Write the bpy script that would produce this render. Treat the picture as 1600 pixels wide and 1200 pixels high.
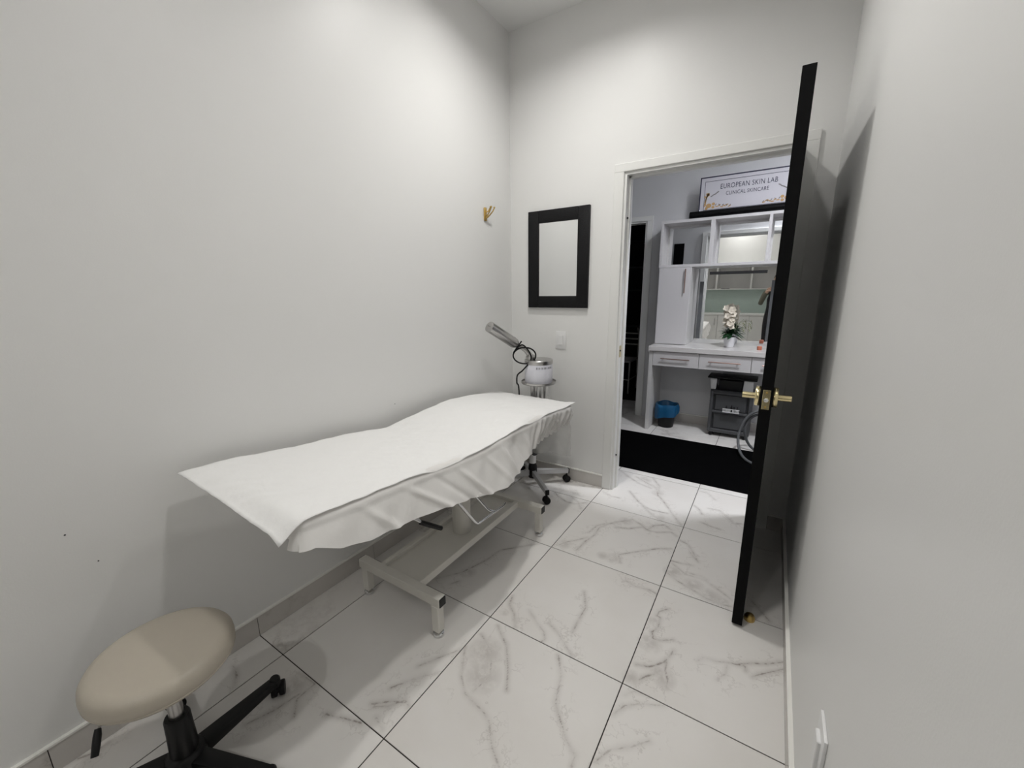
import bpy, bmesh, math, random
import numpy as np
from mathutils import Vector, Matrix
random.seed(7)
PI = math.pi
for o in list(bpy.data.objects): bpy.data.objects.remove(o)
scene = bpy.context.scene
COL = scene.collection

# ------------------------------------------------------------------ camera
# room: X across (left wall x=0), Y into the picture, Z up, metres
CAM = np.array([1.7259, 0.0, 1.4307])
FPX = 635.5                                   # focal length in pixels of the 1600x1200 frame
AX = np.array([[0.8443826, 0.5356288, -0.0109450],
               [-0.1092122, 0.1920945, 0.9752807],
               [-0.5244908, 0.8223147, -0.2206985]])   # right, up, forward
cd = bpy.data.cameras.new('camera'); cam = bpy.data.objects.new('camera', cd); COL.objects.link(cam)
cd.sensor_width = 36.0; cd.sensor_fit = 'HORIZONTAL'; cd.lens = FPX / 1600.0 * 36.0; cd.clip_start = 0.01
m4 = Matrix.Identity(4)
for r in range(3):
    m4[r][0] = AX[0][r]; m4[r][1] = AX[1][r]; m4[r][2] = -AX[2][r]; m4[r][3] = CAM[r]
cam.matrix_world = m4
scene.camera = cam

def ray(u, v): return AX.T @ np.array([(u - 800) / FPX, -(v - 600) / FPX, 1.0])
def on_floor(u, v, z=0.0):
    d = ray(u, v); return CAM + d * (z - CAM[2]) / d[2]

# ------------------------------------------------------------------ world, exposure
w = bpy.data.worlds.new('world'); scene.world = w; w.use_nodes = True
w.node_tree.nodes['Background'].inputs[0].default_value = (0.5, 0.5, 0.5, 1)
w.node_tree.nodes['Background'].inputs[1].default_value = 0.02
vs = scene.view_settings
vs.view_transform = 'Standard'; vs.look = 'None'; vs.gamma = 1.0; vs.use_curve_mapping = False
vs.exposure = 0.19

# room sizes
W, YB, YR, H = 1.917, 2.715, -1.9, 3.15      # width, back wall, rear wall, ceiling
WT = 0.125                                    # back wall thickness
YH = 4.66                                     # far wall of the hall
TILE = 0.605
X0, Y0 = 0.1891, 0.6514                       # a tile crossing
LIGHTS = [  # x, y, watts, colour, label
    (0.74, 1.92, 16.5, (1, .985, .955), 'round recessed downlight in the ceiling above the treatment bed'),
    (1.28, 0.95, 12, (1, .985, .955), 'round recessed downlight in the ceiling in front of the open black door'),
    (0.95, -1.48, 12, (1, .985, .955), 'round recessed downlight in the ceiling near the wall shelf'),
    (2.05, 3.04, 47, (.93, .95, 1.0), 'round recessed downlight in the ceiling of the hall'),
]

# ------------------------------------------------------------------ mesh helpers
class MB:
    def __init__(s): s.bm = bmesh.new()
    def box(s, x0, x1, y0, y1, z0, z1, bev=0.0, seg=2, rot=None, c=None):
        r = bmesh.ops.create_cube(s.bm, size=1.0)
        vs_ = r['verts']
        for v in vs_:
            v.co = Vector(((x0 + x1) / 2 + v.co.x * (x1 - x0), (y0 + y1) / 2 + v.co.y * (y1 - y0), (z0 + z1) / 2 + v.co.z * (z1 - z0)))
        if bev > 0:
            es = list({e for v in vs_ for e in v.link_edges})
            rr = bmesh.ops.bevel(s.bm, geom=es, offset=bev, segments=seg, affect='EDGES', profile=.5)
            vs_ = list({v for f in rr['faces'] for v in f.verts} | {v for v in vs_ if v.is_valid})
        if rot is not None:
            cc = Vector(c if c is not None else ((x0 + x1) / 2, (y0 + y1) / 2, (z0 + z1) / 2))
            for v in vs_: v.co = cc + rot @ (v.co - cc)
        return s
    def tube(s, pts, r, n=12, closed=False, cap=True):
        P = [Vector(p) for p in pts]; R = r if isinstance(r, (list, tuple)) else [r] * len(P)
        rings = []; up = None
        for i, p in enumerate(P):
            a = P[i - 1] if (i > 0 or closed) else P[i]; b = P[(i + 1) % len(P)] if (i < len(P) - 1 or closed) else P[i]
            t = (b - a).normalized()
            if up is None:
                up = Vector((0, 0, 1)) if abs(t.z) < .9 else Vector((1, 0, 0))
            n1 = (up - t * up.dot(t)).normalized(); up = n1; n2 = t.cross(n1)
            rings.append([s.bm.verts.new(p + (n1 * math.cos(2 * PI * k / n) + n2 * math.sin(2 * PI * k / n)) * R[i]) for k in range(n)])
        m = len(rings)
        for i in range(m if closed else m - 1):
            A, B = rings[i], rings[(i + 1) % m]
            for k in range(n): s.bm.faces.new((A[k], A[(k + 1) % n], B[(k + 1) % n], B[k]))
        if cap and not closed:
            s.bm.faces.new(list(reversed(rings[0]))); s.bm.faces.new(rings[-1])
        return s
    def cyl(s, p0, p1, r0, r1=None, n=24): return s.tube([p0, p1], [r0, r0 if r1 is None else r1], n)
    def lathe(s, prof, c, n=36, cap=True, axis=None):
        rings = []
        q = Vector((0, 0, 1)).rotation_difference(Vector(axis)) if axis is not None else None
        for r, z in prof:
            ring = []
            for k in range(n):
                p = Vector((r * math.cos(2 * PI * k / n), r * math.sin(2 * PI * k / n), z))
                if q is not None: p = q @ p
                ring.append(s.bm.verts.new(Vector(c) + p))
            rings.append(ring)
        for A, B in zip(rings, rings[1:]):
            for k in range(n): s.bm.faces.new((A[k], A[(k + 1) % n], B[(k + 1) % n], B[k]))
        if cap:
            s.bm.faces.new(list(reversed(rings[0]))); s.bm.faces.new(rings[-1])
        return s
    def grid(s, pts):        # pts[i][j] -> Vector
        V = [[s.bm.verts.new(p) for p in row] for row in pts]
        for i in range(len(V) - 1):
            for j in range(len(V[0]) - 1): s.bm.faces.new((V[i][j], V[i][j + 1], V[i + 1][j + 1], V[i + 1][j]))
        return s
    def poly(s, pts, thick=None):
        f = s.bm.faces.new([s.bm.verts.new(Vector(p)) for p in pts])
        if thick is not None:
            r = bmesh.ops.extrude_face_region(s.bm, geom=[f])
            for v in [g for g in r['geom'] if isinstance(g, bmesh.types.BMVert)]: v.co += Vector(thick)
        return s
    def ball(s, c, r, sx=1, sy=1, sz=1, sub=2):
        q = bmesh.ops.create_icosphere(s.bm, subdivisions=sub, radius=1.0)
        for v in q['verts']: v.co = Vector(c) + Vector((v.co.x * r * sx, v.co.y * r * sy, v.co.z * r * sz))
        return s
    def build(s, name, mat, parent=None, origin=None, smooth=True, ang=35):
        me = bpy.data.meshes.new(name)
        bmesh.ops.recalc_face_normals(s.bm, faces=s.bm.faces[:])
        if parent is not None:
            o3 = Vector((0, 0, 0)); p = parent
            while p is not None: o3 += p.location; p = p.parent
            org = o3 if origin is None else Vector(origin)
        else:
            xs = [v.co for v in s.bm.verts]
            org = Vector(origin) if origin is not None else Vector(((min(c.x for c in xs) + max(c.x for c in xs)) / 2, (min(c.y for c in xs) + max(c.y for c in xs)) / 2, min(c.z for c in xs)))
            o3 = Vector((0, 0, 0))
        for v in s.bm.verts: v.co -= org
        s.bm.to_mesh(me); s.bm.free()
        me.materials.append(mat)
        if smooth:
            for p_ in me.polygons: p_.use_smooth = True
            me.set_sharp_from_angle(angle=math.radians(ang))
        o = bpy.data.objects.new(name, me); COL.objects.link(o)
        o.location = org - o3
        if parent is not None: o.parent = parent
        return o

def tag(o, label, cat, group=None):
    o['label'] = label; o['category'] = cat
    if group: o['group'] = group
    return o
def struct(o): o['kind'] = 'structure'; return o
def thing(name, loc, label, cat, group=None):
    o = bpy.data.objects.new(name, None); COL.objects.link(o); o.location = loc; o.empty_display_size = .05
    return tag(o, label, cat, group)

# ------------------------------------------------------------------ materials
def mat(name, col, rough=.5, metal=0.0, bump=0.0, bscale=60, var=0.0, vscale=4, spec=.5, coat=0.0, trans=0.0, ior=1.45):
    m = bpy.data.materials.new(name); m.use_nodes = True; nt = m.node_tree; b = nt.nodes['Principled BSDF']
    b.inputs['Base Color'].default_value = (*col, 1); b.inputs['Roughness'].default_value = rough; b.inputs['Metallic'].default_value = metal
    b.inputs['Specular IOR Level'].default_value = spec; b.inputs['Coat Weight'].default_value = coat
    b.inputs['Transmission Weight'].default_value = trans; b.inputs['IOR'].default_value = ior
    if bump or var:
        tc = nt.nodes.new('ShaderNodeTexCoord')
    if bump:
        n = nt.nodes.new('ShaderNodeTexNoise'); n.inputs['Scale'].default_value = bscale; n.inputs['Detail'].default_value = 4
        bp = nt.nodes.new('ShaderNodeBump'); bp.inputs['Strength'].default_value = bump; bp.inputs['Distance'].default_value = .004
        nt.links.new(tc.outputs['Object'], n.inputs['Vector']); nt.links.new(n.outputs['Fac'], bp.inputs['Height']); nt.links.new(bp.outputs[0], b.inputs['Normal'])
    if var:
        n = nt.nodes.new('ShaderNodeTexNoise'); n.inputs['Scale'].default_value = vscale; n.inputs['Detail'].default_value = 5
        cr = nt.nodes.new('ShaderNodeMix'); cr.data_type = 'RGBA'
        cr.inputs[6].default_value = (*[max(0, c * (1 - var)) for c in col], 1); cr.inputs[7].default_value = (*[min(1, c * (1 + var)) for c in col], 1)
        nt.links.new(tc.outputs['Object'], n.inputs['Vector']); nt.links.new(n.outputs['Fac'], cr.inputs[0]); nt.links.new(cr.outputs[2], b.inputs['Base Color'])
    return m
def emit(name, col, s):
    m = bpy.data.materials.new(name); m.use_nodes = True; b = m.node_tree.nodes['Principled BSDF']
    b.inputs['Base Color'].default_value = (*col, 1); b.inputs['Emission Color'].default_value = (*col, 1); b.inputs['Emission Strength'].default_value = s
    return m
def fabric(name, col, trans, bump, bscale, rough=.8):
    m = mat(name, col, rough, bump=bump, bscale=bscale, spec=.25)
    nt = m.node_tree; b = nt.nodes['Principled BSDF']; out = nt.nodes['Material Output']
    t = nt.nodes.new('ShaderNodeBsdfTranslucent'); t.inputs[0].default_value = (*col, 1)
    mx = nt.nodes.new('ShaderNodeMixShader'); mx.inputs[0].default_value = trans
    nt.links.new(b.outputs[0], mx.inputs[1]); nt.links.new(t.outputs[0], mx.inputs[2]); nt.links.new(mx.outputs[0], out.inputs[0])
    return m
def marble(name, base, traced):
    m = bpy.data.materials.new(name); m.use_nodes = True; nt = m.node_tree; N = nt.nodes.new; L = nt.links.new
    b = nt.nodes['Principled BSDF']; b.inputs['Roughness'].default_value = .22; b.inputs['Specular IOR Level'].default_value = .42
    tc = N('ShaderNodeTexCoord'); oi = N('ShaderNodeObjectInfo')
    off = N('ShaderNodeVectorMath'); off.operation = 'SCALE'; off.inputs[0].default_value = (37, 91, 53); L(oi.outputs['Random'], off.inputs[3])
    add = N('ShaderNodeVectorMath'); L(tc.outputs['Object'], add.inputs[0]); L(off.outputs[0], add.inputs[1])
    warp = N('ShaderNodeTexNoise'); warp.inputs['Scale'].default_value = 5; warp.inputs['Detail'].default_value = 5; warp.inputs['Roughness'].default_value = .62; L(add.outputs[0], warp.inputs['Vector'])
    def ramp(pos):
        r = N('ShaderNodeValToRGB'); e = r.color_ramp.elements
        e[0].position, e[0].color = pos[0][0], (*[pos[0][1]] * 3, 1); e[1].position, e[1].color = pos[1][0], (*[pos[1][1]] * 3, 1)
        for p, v in pos[2:]:
            q = e.new(p); q.color = (v, v, v, 1)
        return r
    def math_(op, a, c=None):
        n = N('ShaderNodeMath'); n.operation = op
        for i, q in enumerate((a, c)):
            if q is None: continue
            if isinstance(q, (int, float)): n.inputs[i].default_value = q
            else: L(q, n.inputs[i])
        return n.outputs[0]
    # faint cloudy tone
    cl = N('ShaderNodeTexNoise'); cl.inputs['Scale'].default_value = 2.6; cl.inputs['Detail'].default_value = 4; L(add.outputs[0], cl.inputs['Vector'])
    clr = ramp([(.42, 0), (.75, 1)]); L(cl.outputs['Fac'], clr.inputs[0])
    if traced:
        at = N('ShaderNodeAttribute'); at.attribute_name = 'vein'; at2 = N('ShaderNodeAttribute'); at2.attribute_name = 'patch'
        fine = N('ShaderNodeTexNoise'); fine.inputs['Scale'].default_value = 24; fine.inputs['Detail'].default_value = 6; fine.inputs['Roughness'].default_value = .65; L(tc.outputs['Object'], fine.inputs['Vector'])
        wob = math_('MULTIPLY', math_('SUBTRACT', fine.outputs['Fac'], .5), .017)
        d = math_('ABSOLUTE', math_('ADD', at.outputs['Fac'], wob))
        core = math_('SUBTRACT', 1, math_('DIVIDE', d, .0042)); core = math_('MAXIMUM', core, 0)
        halo = math_('SUBTRACT', 1, math_('DIVIDE', d, .026)); halo = math_('MAXIMUM', halo, 0); halo = math_('MULTIPLY', math_('MULTIPLY', halo, halo), .42)
        brk = ramp([(.35, .35), (.58, 1)]); L(warp.outputs['Fac'], brk.inputs[0])
        v1 = math_('MULTIPLY', math_('MAXIMUM', math_('MULTIPLY', core, .95), halo), brk.outputs[0])
        pt = ramp([(.30, 0), (.55, 1)]); L(fine.outputs['Fac'], pt.inputs[0])
        pch = math_('MULTIPLY', math_('MULTIPLY', at2.outputs['Fac'], pt.outputs[0]), .42)
        vein = math_('MAXIMUM', v1, pch)
        th = N('ShaderNodeTexNoise'); th.inputs['Scale'].default_value = 8; th.inputs['Detail'].default_value = 5; th.inputs['Roughness'].default_value = .6; L(add.outputs[0], th.inputs['Vector'])
        rd = math_('MAXIMUM', math_('SUBTRACT', 1, math_('DIVIDE', math_('ABSOLUTE', math_('SUBTRACT', th.outputs['Fac'], .5)), .016)), 0)
        near = math_('MAXIMUM', math_('SUBTRACT', 1, math_('DIVIDE', at.outputs['Fac'], .075)), 0)
        vein = math_('MAXIMUM', vein, math_('MULTIPLY', math_('MULTIPLY', rd, near), .38))
    else:
        dd = math_('ABSOLUTE', math_('SUBTRACT', warp.outputs['Fac'], .5))
        core = math_('MAXIMUM', math_('SUBTRACT', 1, math_('DIVIDE', dd, .012)), 0)
        halo = math_('MULTIPLY', math_('MAXIMUM', math_('SUBTRACT', 1, math_('DIVIDE', dd, .07)), 0), .35)
        msk = N('ShaderNodeTexNoise'); msk.inputs['Scale'].default_value = 2.2; L(add.outputs[0], msk.inputs['Vector'])
        mr = ramp([(.5, 0), (.64, 1)]); L(msk.outputs['Fac'], mr.inputs[0])
        vein = math_('MULTIPLY', math_('MAXIMUM', math_('MULTIPLY', core, .6), halo), mr.outputs[0])
    c1 = N('ShaderNodeMix'); c1.data_type = 'RGBA'; c1.inputs[6].default_value = (*base, 1); c1.inputs[7].default_value = (base[0] * .93, base[1] * .92, base[2] * .91, 1); L(clr.outputs[0], c1.inputs[0])
    c2 = N('ShaderNodeMix'); c2.data_type = 'RGBA'; c2.inputs[7].default_value = (.285, .25, .228, 1); L(c1.outputs[2], c2.inputs[6]); L(vein, c2.inputs[0])
    L(c2.outputs[2], b.inputs['Base Color'])
    return m

M = dict(
    wall=mat('wall_paint', (.81, .808, .796), .38, bump=.05, bscale=220, spec=.3),
    ceil=mat('ceiling_paint', (.86, .86, .85), .7),
    hallwall=mat('hall_paint', (.70, .70, .71), .55),
    dark=mat('dark_room_shade', (.018, .018, .019), .8),  # near-black colour stands in for the darkness of the unlit room
    trim=mat('white_trim_paint', (.82, .82, .80), .35),
    alu=mat('edge_strip_white', (.86, .85, .81), .4),
    tile=marble('marble_tile', (.80, .78, .755), True), tile2=marble('marble_tile_plain', (.80, .78, .755), False),
    base=marble('marble_baseboard_shaded', (.60, .575, .545), False),  # darker than the floor marble: shading put into the base colour
    grout=mat('dark_grout', (.035, .030, .027), .9),
    black=mat('black_paint', (.003, .003, .0034), .55, spec=.12), blackp=mat('black_plastic', (.006, .006, .0065), .42, spec=.35),
    rubber=mat('black_rubber', (.008, .008, .0085), .6, spec=.3), rug=mat('black_rug', (.0012, .0012, .0015), .95, bump=.5, bscale=400, spec=.05),
    gold=mat('polished_brass', (.84, .72, .42), .16, 1.0), goldm=mat('gold_satin', (.62, .44, .16), .3, 1.0),
    chrome=mat('chrome', (.72, .72, .73), .12, 1.0), steel=mat('brushed_steel', (.50, .49, .48), .28, 1.0),
    alum=mat('grey_aluminium', (.58, .58, .59), .42, .5),
    white=mat('white_plastic', (.80, .80, .80), .35), lilac=mat('white_enamel', (.74, .74, .80), .3),
    frame=mat('bed_frame_enamel', (.72, .70, .65), .42, var=.05, vscale=9), cream=mat('cream_vinyl', (.47, .425, .355), .42, bump=.12, bscale=30, var=.07, vscale=7),
    paper=fabric('white_paper_sheet', (.94, .935, .925), .12, .35, 45), cover=fabric('white_fitted_cover', (.92, .905, .885), .25, .22, 30, .6),
    mattress=mat('white_vinyl', (.75, .74, .72), .45), mirror=mat('mirror_glass', (.86, .87, .87), .015, 1.0),
    speck=mat('black_speckled_frame', (.004, .004, .005), .5, spec=.3, bump=.9, bscale=180),
    lam=mat('white_laminate', (.66, .645, .65), .32), lamg=mat('white_laminate_carcass', (.66, .65, .64), .4), copper=mat('rose_copper', (.36, .24, .20), .35, 1.0),
    counter=marble('marble_counter', (.70, .68, .67), False), strip=mat('frosted_strip', (.10, .105, .11), .5),
    signw=mat('sign_white', (.56, .55, .59), .5), ink=mat('sign_ink', (.03, .03, .06), .6), inkgold=mat('sign_gold_print', (.50, .31, .13), .6), inkgrey=mat('sign_grey_print', (.22, .21, .21), .6),
    leaf=mat('dark_green_leaf', (.012, .055, .018), .45), petal=mat('ivory_petal', (.72, .66, .56), .6), stemg=mat('pale_green_stem', (.30, .32, .20), .6),
    pot=mat('white_ceramic', (.78, .78, .80), .25), blue=mat('blue_plastic_bag', (.006, .085, .20), .35, bump=.4, bscale=18),
    grey=mat('grey_plastic', (.07, .072, .076), .5), greyd=mat('dark_grey_plastic', (.04, .042, .045), .5), hose=mat('grey_hose', (.10, .105, .11), .45),
    green=mat('pale_green_glass', (.55, .66, .61), .12), skin=mat('skin', (.55, .36, .27), .55), lip=mat('lip_skin', (.45, .20, .17), .5), sweater=mat('olive_grey_knit', (.115, .112, .085), .9, bump=.4, bscale=200),
    cloth=mat('black_cloth', (.012, .012, .014), .85), shoe=mat('shoe_leather', (.02, .018, .016), .5), hair=mat('dark_hair', (.025, .017, .012), .6), eye=mat('eye_white', (.75, .75, .75), .2),
    chairw=mat('pale_metal_chair', (.42, .41, .39), .5), film=None, glass=mat('clear_glass', (1, 1, 1), .03, trans=1.0), lens=emit('lamp_lens', (1, .97, .92), 12), red=mat('orange_print', (.6, .2, .12), .5),
)
def film():
    m = bpy.data.materials.new('thin_plastic_film'); m.use_nodes = True; nt = m.node_tree; b = nt.nodes['Principled BSDF']
    b.inputs['Base Color'].default_value = (.85, .85, .84, 1); b.inputs['Roughness'].default_value = .3
    t = nt.nodes.new('ShaderNodeBsdfTransparent'); mx = nt.nodes.new('ShaderNodeMixShader'); mx.inputs[0].default_value = .42
    nt.links.new(t.outputs[0], mx.inputs[1]); nt.links.new(b.outputs[0], mx.inputs[2]); nt.links.new(mx.outputs[0], nt.nodes['Material Output'].inputs[0])
    return m
M['film'] = film()

# ------------------------------------------------------------------ structure
HX0, HX1 = -1.6, 3.0
def sbox(name, m, *bs):
    b = MB()
    for q in bs: b.box(*q)
    return struct(b.build(name, M[m], smooth=False))
OX0, OX1, OZ = .848, 1.765, 2.150            # doorway opening
DX0, DX1, DZ = -.35, .487, 2.150             # dark doorway in the hall
floor = sbox('floor', 'grout', (HX0 - .1, HX1 + .1, YR - .1, 7.2, -.12, -.0025))
wall_left = sbox('wall_left', 'wall', (-.1, 0, YR, YB, -.0025, H))
wall_right = sbox('wall_right', 'wall', (W, W + .1, YR, YB, -.0025, H))
wall_rear = sbox('wall_rear', 'wall', (-.1, W + .1, YR - .1, YR, -.0025, H))
ym = YB + .06
wall_back = sbox('wall_back', 'wall', (-.1, OX0, YB, ym, -.0025, H), (OX1, W + .1, YB, ym, -.0025, H), (OX0, OX1, YB, ym, OZ, H))
sbox('wall_hall_near', 'hallwall', (HX0, OX0, ym, YB + WT, -.0025, H), (OX1, HX1, ym, YB + WT, -.0025, H), (OX0, OX1, ym, YB + WT, OZ, H))
wall_hall = sbox('wall_hall', 'hallwall', (HX0, DX0, YH, YH + .06, -.0025, H), (DX1, HX1, YH, YH + .06, -.0025, H), (DX0, DX1, YH, YH + .06, DZ, H))
sbox('wall_hall_left', 'hallwall', (HX0 - .1, HX0, YB, YH + .12, -.0025, H))
sbox('wall_hall_right', 'hallwall', (HX1, HX1 + .1, YB, YH + .12, -.0025, H))
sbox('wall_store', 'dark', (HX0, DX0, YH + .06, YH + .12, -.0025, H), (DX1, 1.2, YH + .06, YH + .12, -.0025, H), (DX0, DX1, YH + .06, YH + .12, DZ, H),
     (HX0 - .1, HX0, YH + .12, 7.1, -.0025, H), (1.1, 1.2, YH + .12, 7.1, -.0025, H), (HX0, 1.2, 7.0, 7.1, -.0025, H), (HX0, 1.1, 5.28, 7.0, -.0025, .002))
# ceiling with square cut-outs behind the lamp trims
HS = .082
cx = sorted({HX0 - .1, HX1 + .1} | {l[0] - HS for l in LIGHTS} | {l[0] + HS for l in LIGHTS})
cy = sorted({YR - .1, 7.1} | {l[1] - HS for l in LIGHTS} | {l[1] + HS for l in LIGHTS})
b = MB()
for a, c in zip(cx, cx[1:]):
    for d, e in zip(cy, cy[1:]):
        if any(abs((a + c) / 2 - l[0]) < HS and abs((d + e) / 2 - l[1]) < HS for l in LIGHTS): continue
        b.poly([(a, d, H), (c, d, H), (c, e, H), (a, e, H)])
bmesh.ops.remove_doubles(b.bm, verts=b.bm.verts[:], dist=1e-5)
r_ = bmesh.ops.extrude_face_region(b.bm, geom=b.bm.faces[:])
for v in [g for g in r_['geom'] if isinstance(g, bmesh.types.BMVert)]: v.co.z += .12
struct(b.build('ceiling', M['ceil'], smooth=False))

# ---- floor tiles: veins traced on the tiles the photo shows
def cr(x, y, s, pts): return [(x + p[0] * s, y + p[1] * s) for p in pts]
A_ = lambda *p: cr(500, 760, .4625, p)
B_ = lambda *p: cr(840, 700, .15, p)
C_ = lambda *p: cr(940, 860, .1875, p)
D_ = lambda *p: cr(0, 1000, .4, p)
VEINS = [A_((650, 370), (640, 400), (655, 430), (660, 475)), A_((708, 420), (730, 455), (755, 490), (760, 515), (748, 525)), A_((772, 462), (800, 490), (825, 530), (850, 572)), A_((893, 355), (897, 410), (850, 495)),
    B_((410, 1060), (500, 970), (600, 900), (640, 830), (740, 790), (840, 770), (990, 745), (1080, 800), (1140, 855), (1250, 880), (1390, 875), (1450, 918)), B_((530, 880), (620, 810), (700, 790)), B_((1140, 855), (1210, 810), (1320, 800), (1390, 850)),
    B_((810, 825), (950, 840), (1080, 825)), B_((850, 1110), (1000, 1085), (1240, 1050), (1390, 1050)), B_((220, 1010), (300, 980), (420, 955), (520, 930)), B_((840, 1110), (860, 1195)),
    B_((870, 240), (950, 300), (1060, 370), (1180, 420)), B_((1030, 300), (1130, 360), (1240, 420), (1250, 490), (1300, 540), (1350, 610), (1430, 720), (1500, 810)), B_((960, 450), (1050, 560), (1130, 620), (1200, 650), (1350, 680)),
    B_((1090, 600), (1210, 710), (1330, 780), (1410, 790)), B_((1200, 310), (1270, 400), (1250, 500)), B_((680, 450), (760, 500), (850, 520)),
    B_((180, 460), (210, 500), (300, 560), (390, 580), (500, 570)), B_((350, 510), (420, 560), (450, 630)),
    C_((580, 85), (650, 105), (760, 125)), C_((590, 110), (700, 200), (850, 240), (950, 310), (1085, 412)), C_((540, 180), (640, 260), (760, 330), (870, 400), (1000, 450), (1080, 470)), C_((740, 20), (770, 60), (800, 95)), C_((1250, 420), (1320, 500), (1395, 585)),
    C_((730, 190), (830, 215), (880, 245)), C_((200, 250), (280, 300), (400, 330), (470, 370)),
    C_((550, 490), (480, 510), (460, 545), (490, 560), (470, 640), (420, 680), (430, 735), (480, 750), (600, 745)), C_((600, 830), (570, 880), (520, 930), (440, 960), (390, 970), (290, 950)), C_((540, 930), (530, 1000), (550, 1070), (540, 1150)),
    C_((310, 1080), (370, 1050), (440, 1030)), C_((800, 920), (850, 890), (950, 925), (1080, 940), (1120, 950), (1250, 940), (1380, 945), (1530, 930)), C_((1120, 950), (1200, 965), (1200, 1010)), C_((1530, 985), (1430, 1010), (1330, 1030), (1250, 1055)), C_((1040, 960), (1030, 1030), (960, 1080)),
    A_((990, 770), (1030, 740), (1080, 735), (1160, 740)), A_((1030, 705), (1060, 692), (1100, 702)), A_((930, 930), (980, 890), (1050, 880), (1110, 860)),
    A_((600, 470), (630, 540), (635, 620), (630, 690)), A_((490, 540), (478, 640), (490, 700), (550, 760), (570, 790), (580, 880), (605, 950)), A_((545, 500), (580, 560), (575, 640), (520, 690)), A_((805, 570), (815, 640), (805, 690), (795, 730), (830, 850), (860, 910), (850, 950)),
    A_((470, 552), (400, 580), (330, 608)), A_((240, 680), (320, 650), (395, 630)), A_((180, 745), (230, 742), (290, 722), (300, 745)), A_((190, 780), (210, 820)), A_((20, 770), (90, 785), (140, 800)),
    A_((380, 315), (480, 290), (560, 250), (610, 215), (700, 200), (770, 190)), A_((440, 330), (470, 320)),
    D_((1130, 60), (1170, 130), (1230, 170), (1160, 230), (1150, 300)), D_((910, 100), (925, 140), (910, 190)), D_((960, 330), (1080, 270), (1170, 210)), D_((780, 400), (860, 350), (960, 290)), D_((1450, 250), (1530, 240), (1590, 245)), D_((260, 480), (370, 440), (420, 400)),
    cr(1040, 700, .15, [(300, 600), (350, 640), (380, 690)]), cr(1040, 700, .15, [(360, 450), (440, 470), (520, 545)]), cr(1040, 700, .15, [(450, 630), (560, 650), (640, 720), (720, 790), (790, 790)]), cr(1040, 700, .15, [(360, 770), (480, 820), (570, 850)]), cr(1040, 700, .15, [(150, 960), (240, 1010), (300, 1110), (340, 1190)])]
PATCH = [(C_((400, 770))[0], .055), (C_((480, 1010))[0], .06), (C_((520, 1070))[0], .05), (C_((250, 1060))[0], .04), (C_((600, 180))[0], .06), (C_((760, 290))[0], .06), (C_((900, 380))[0], .06), (C_((1000, 420))[0], .04), (A_((560, 560))[0], .085), (A_((550, 640))[0], .08), (A_((625, 425))[0], .025),
         (B_((780, 1150))[0], .05), (B_((680, 1120))[0], .04), (B_((1120, 330))[0], .06), (B_((1250, 470))[0], .05), (B_((920, 760))[0], .05), (B_((280, 1000))[0], .05), (A_((500, 290))[0], .05), (D_((1150, 180))[0], .06), (C_((430, 590))[0], .03), (B_((1300, 740))[0], .05)]
VW = [np.array([on_floor(u, v)[:2] for u, v in pl]) for pl in VEINS]
PW = [(on_floor(*p)[:2], r) for p, r in PATCH]
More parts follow.
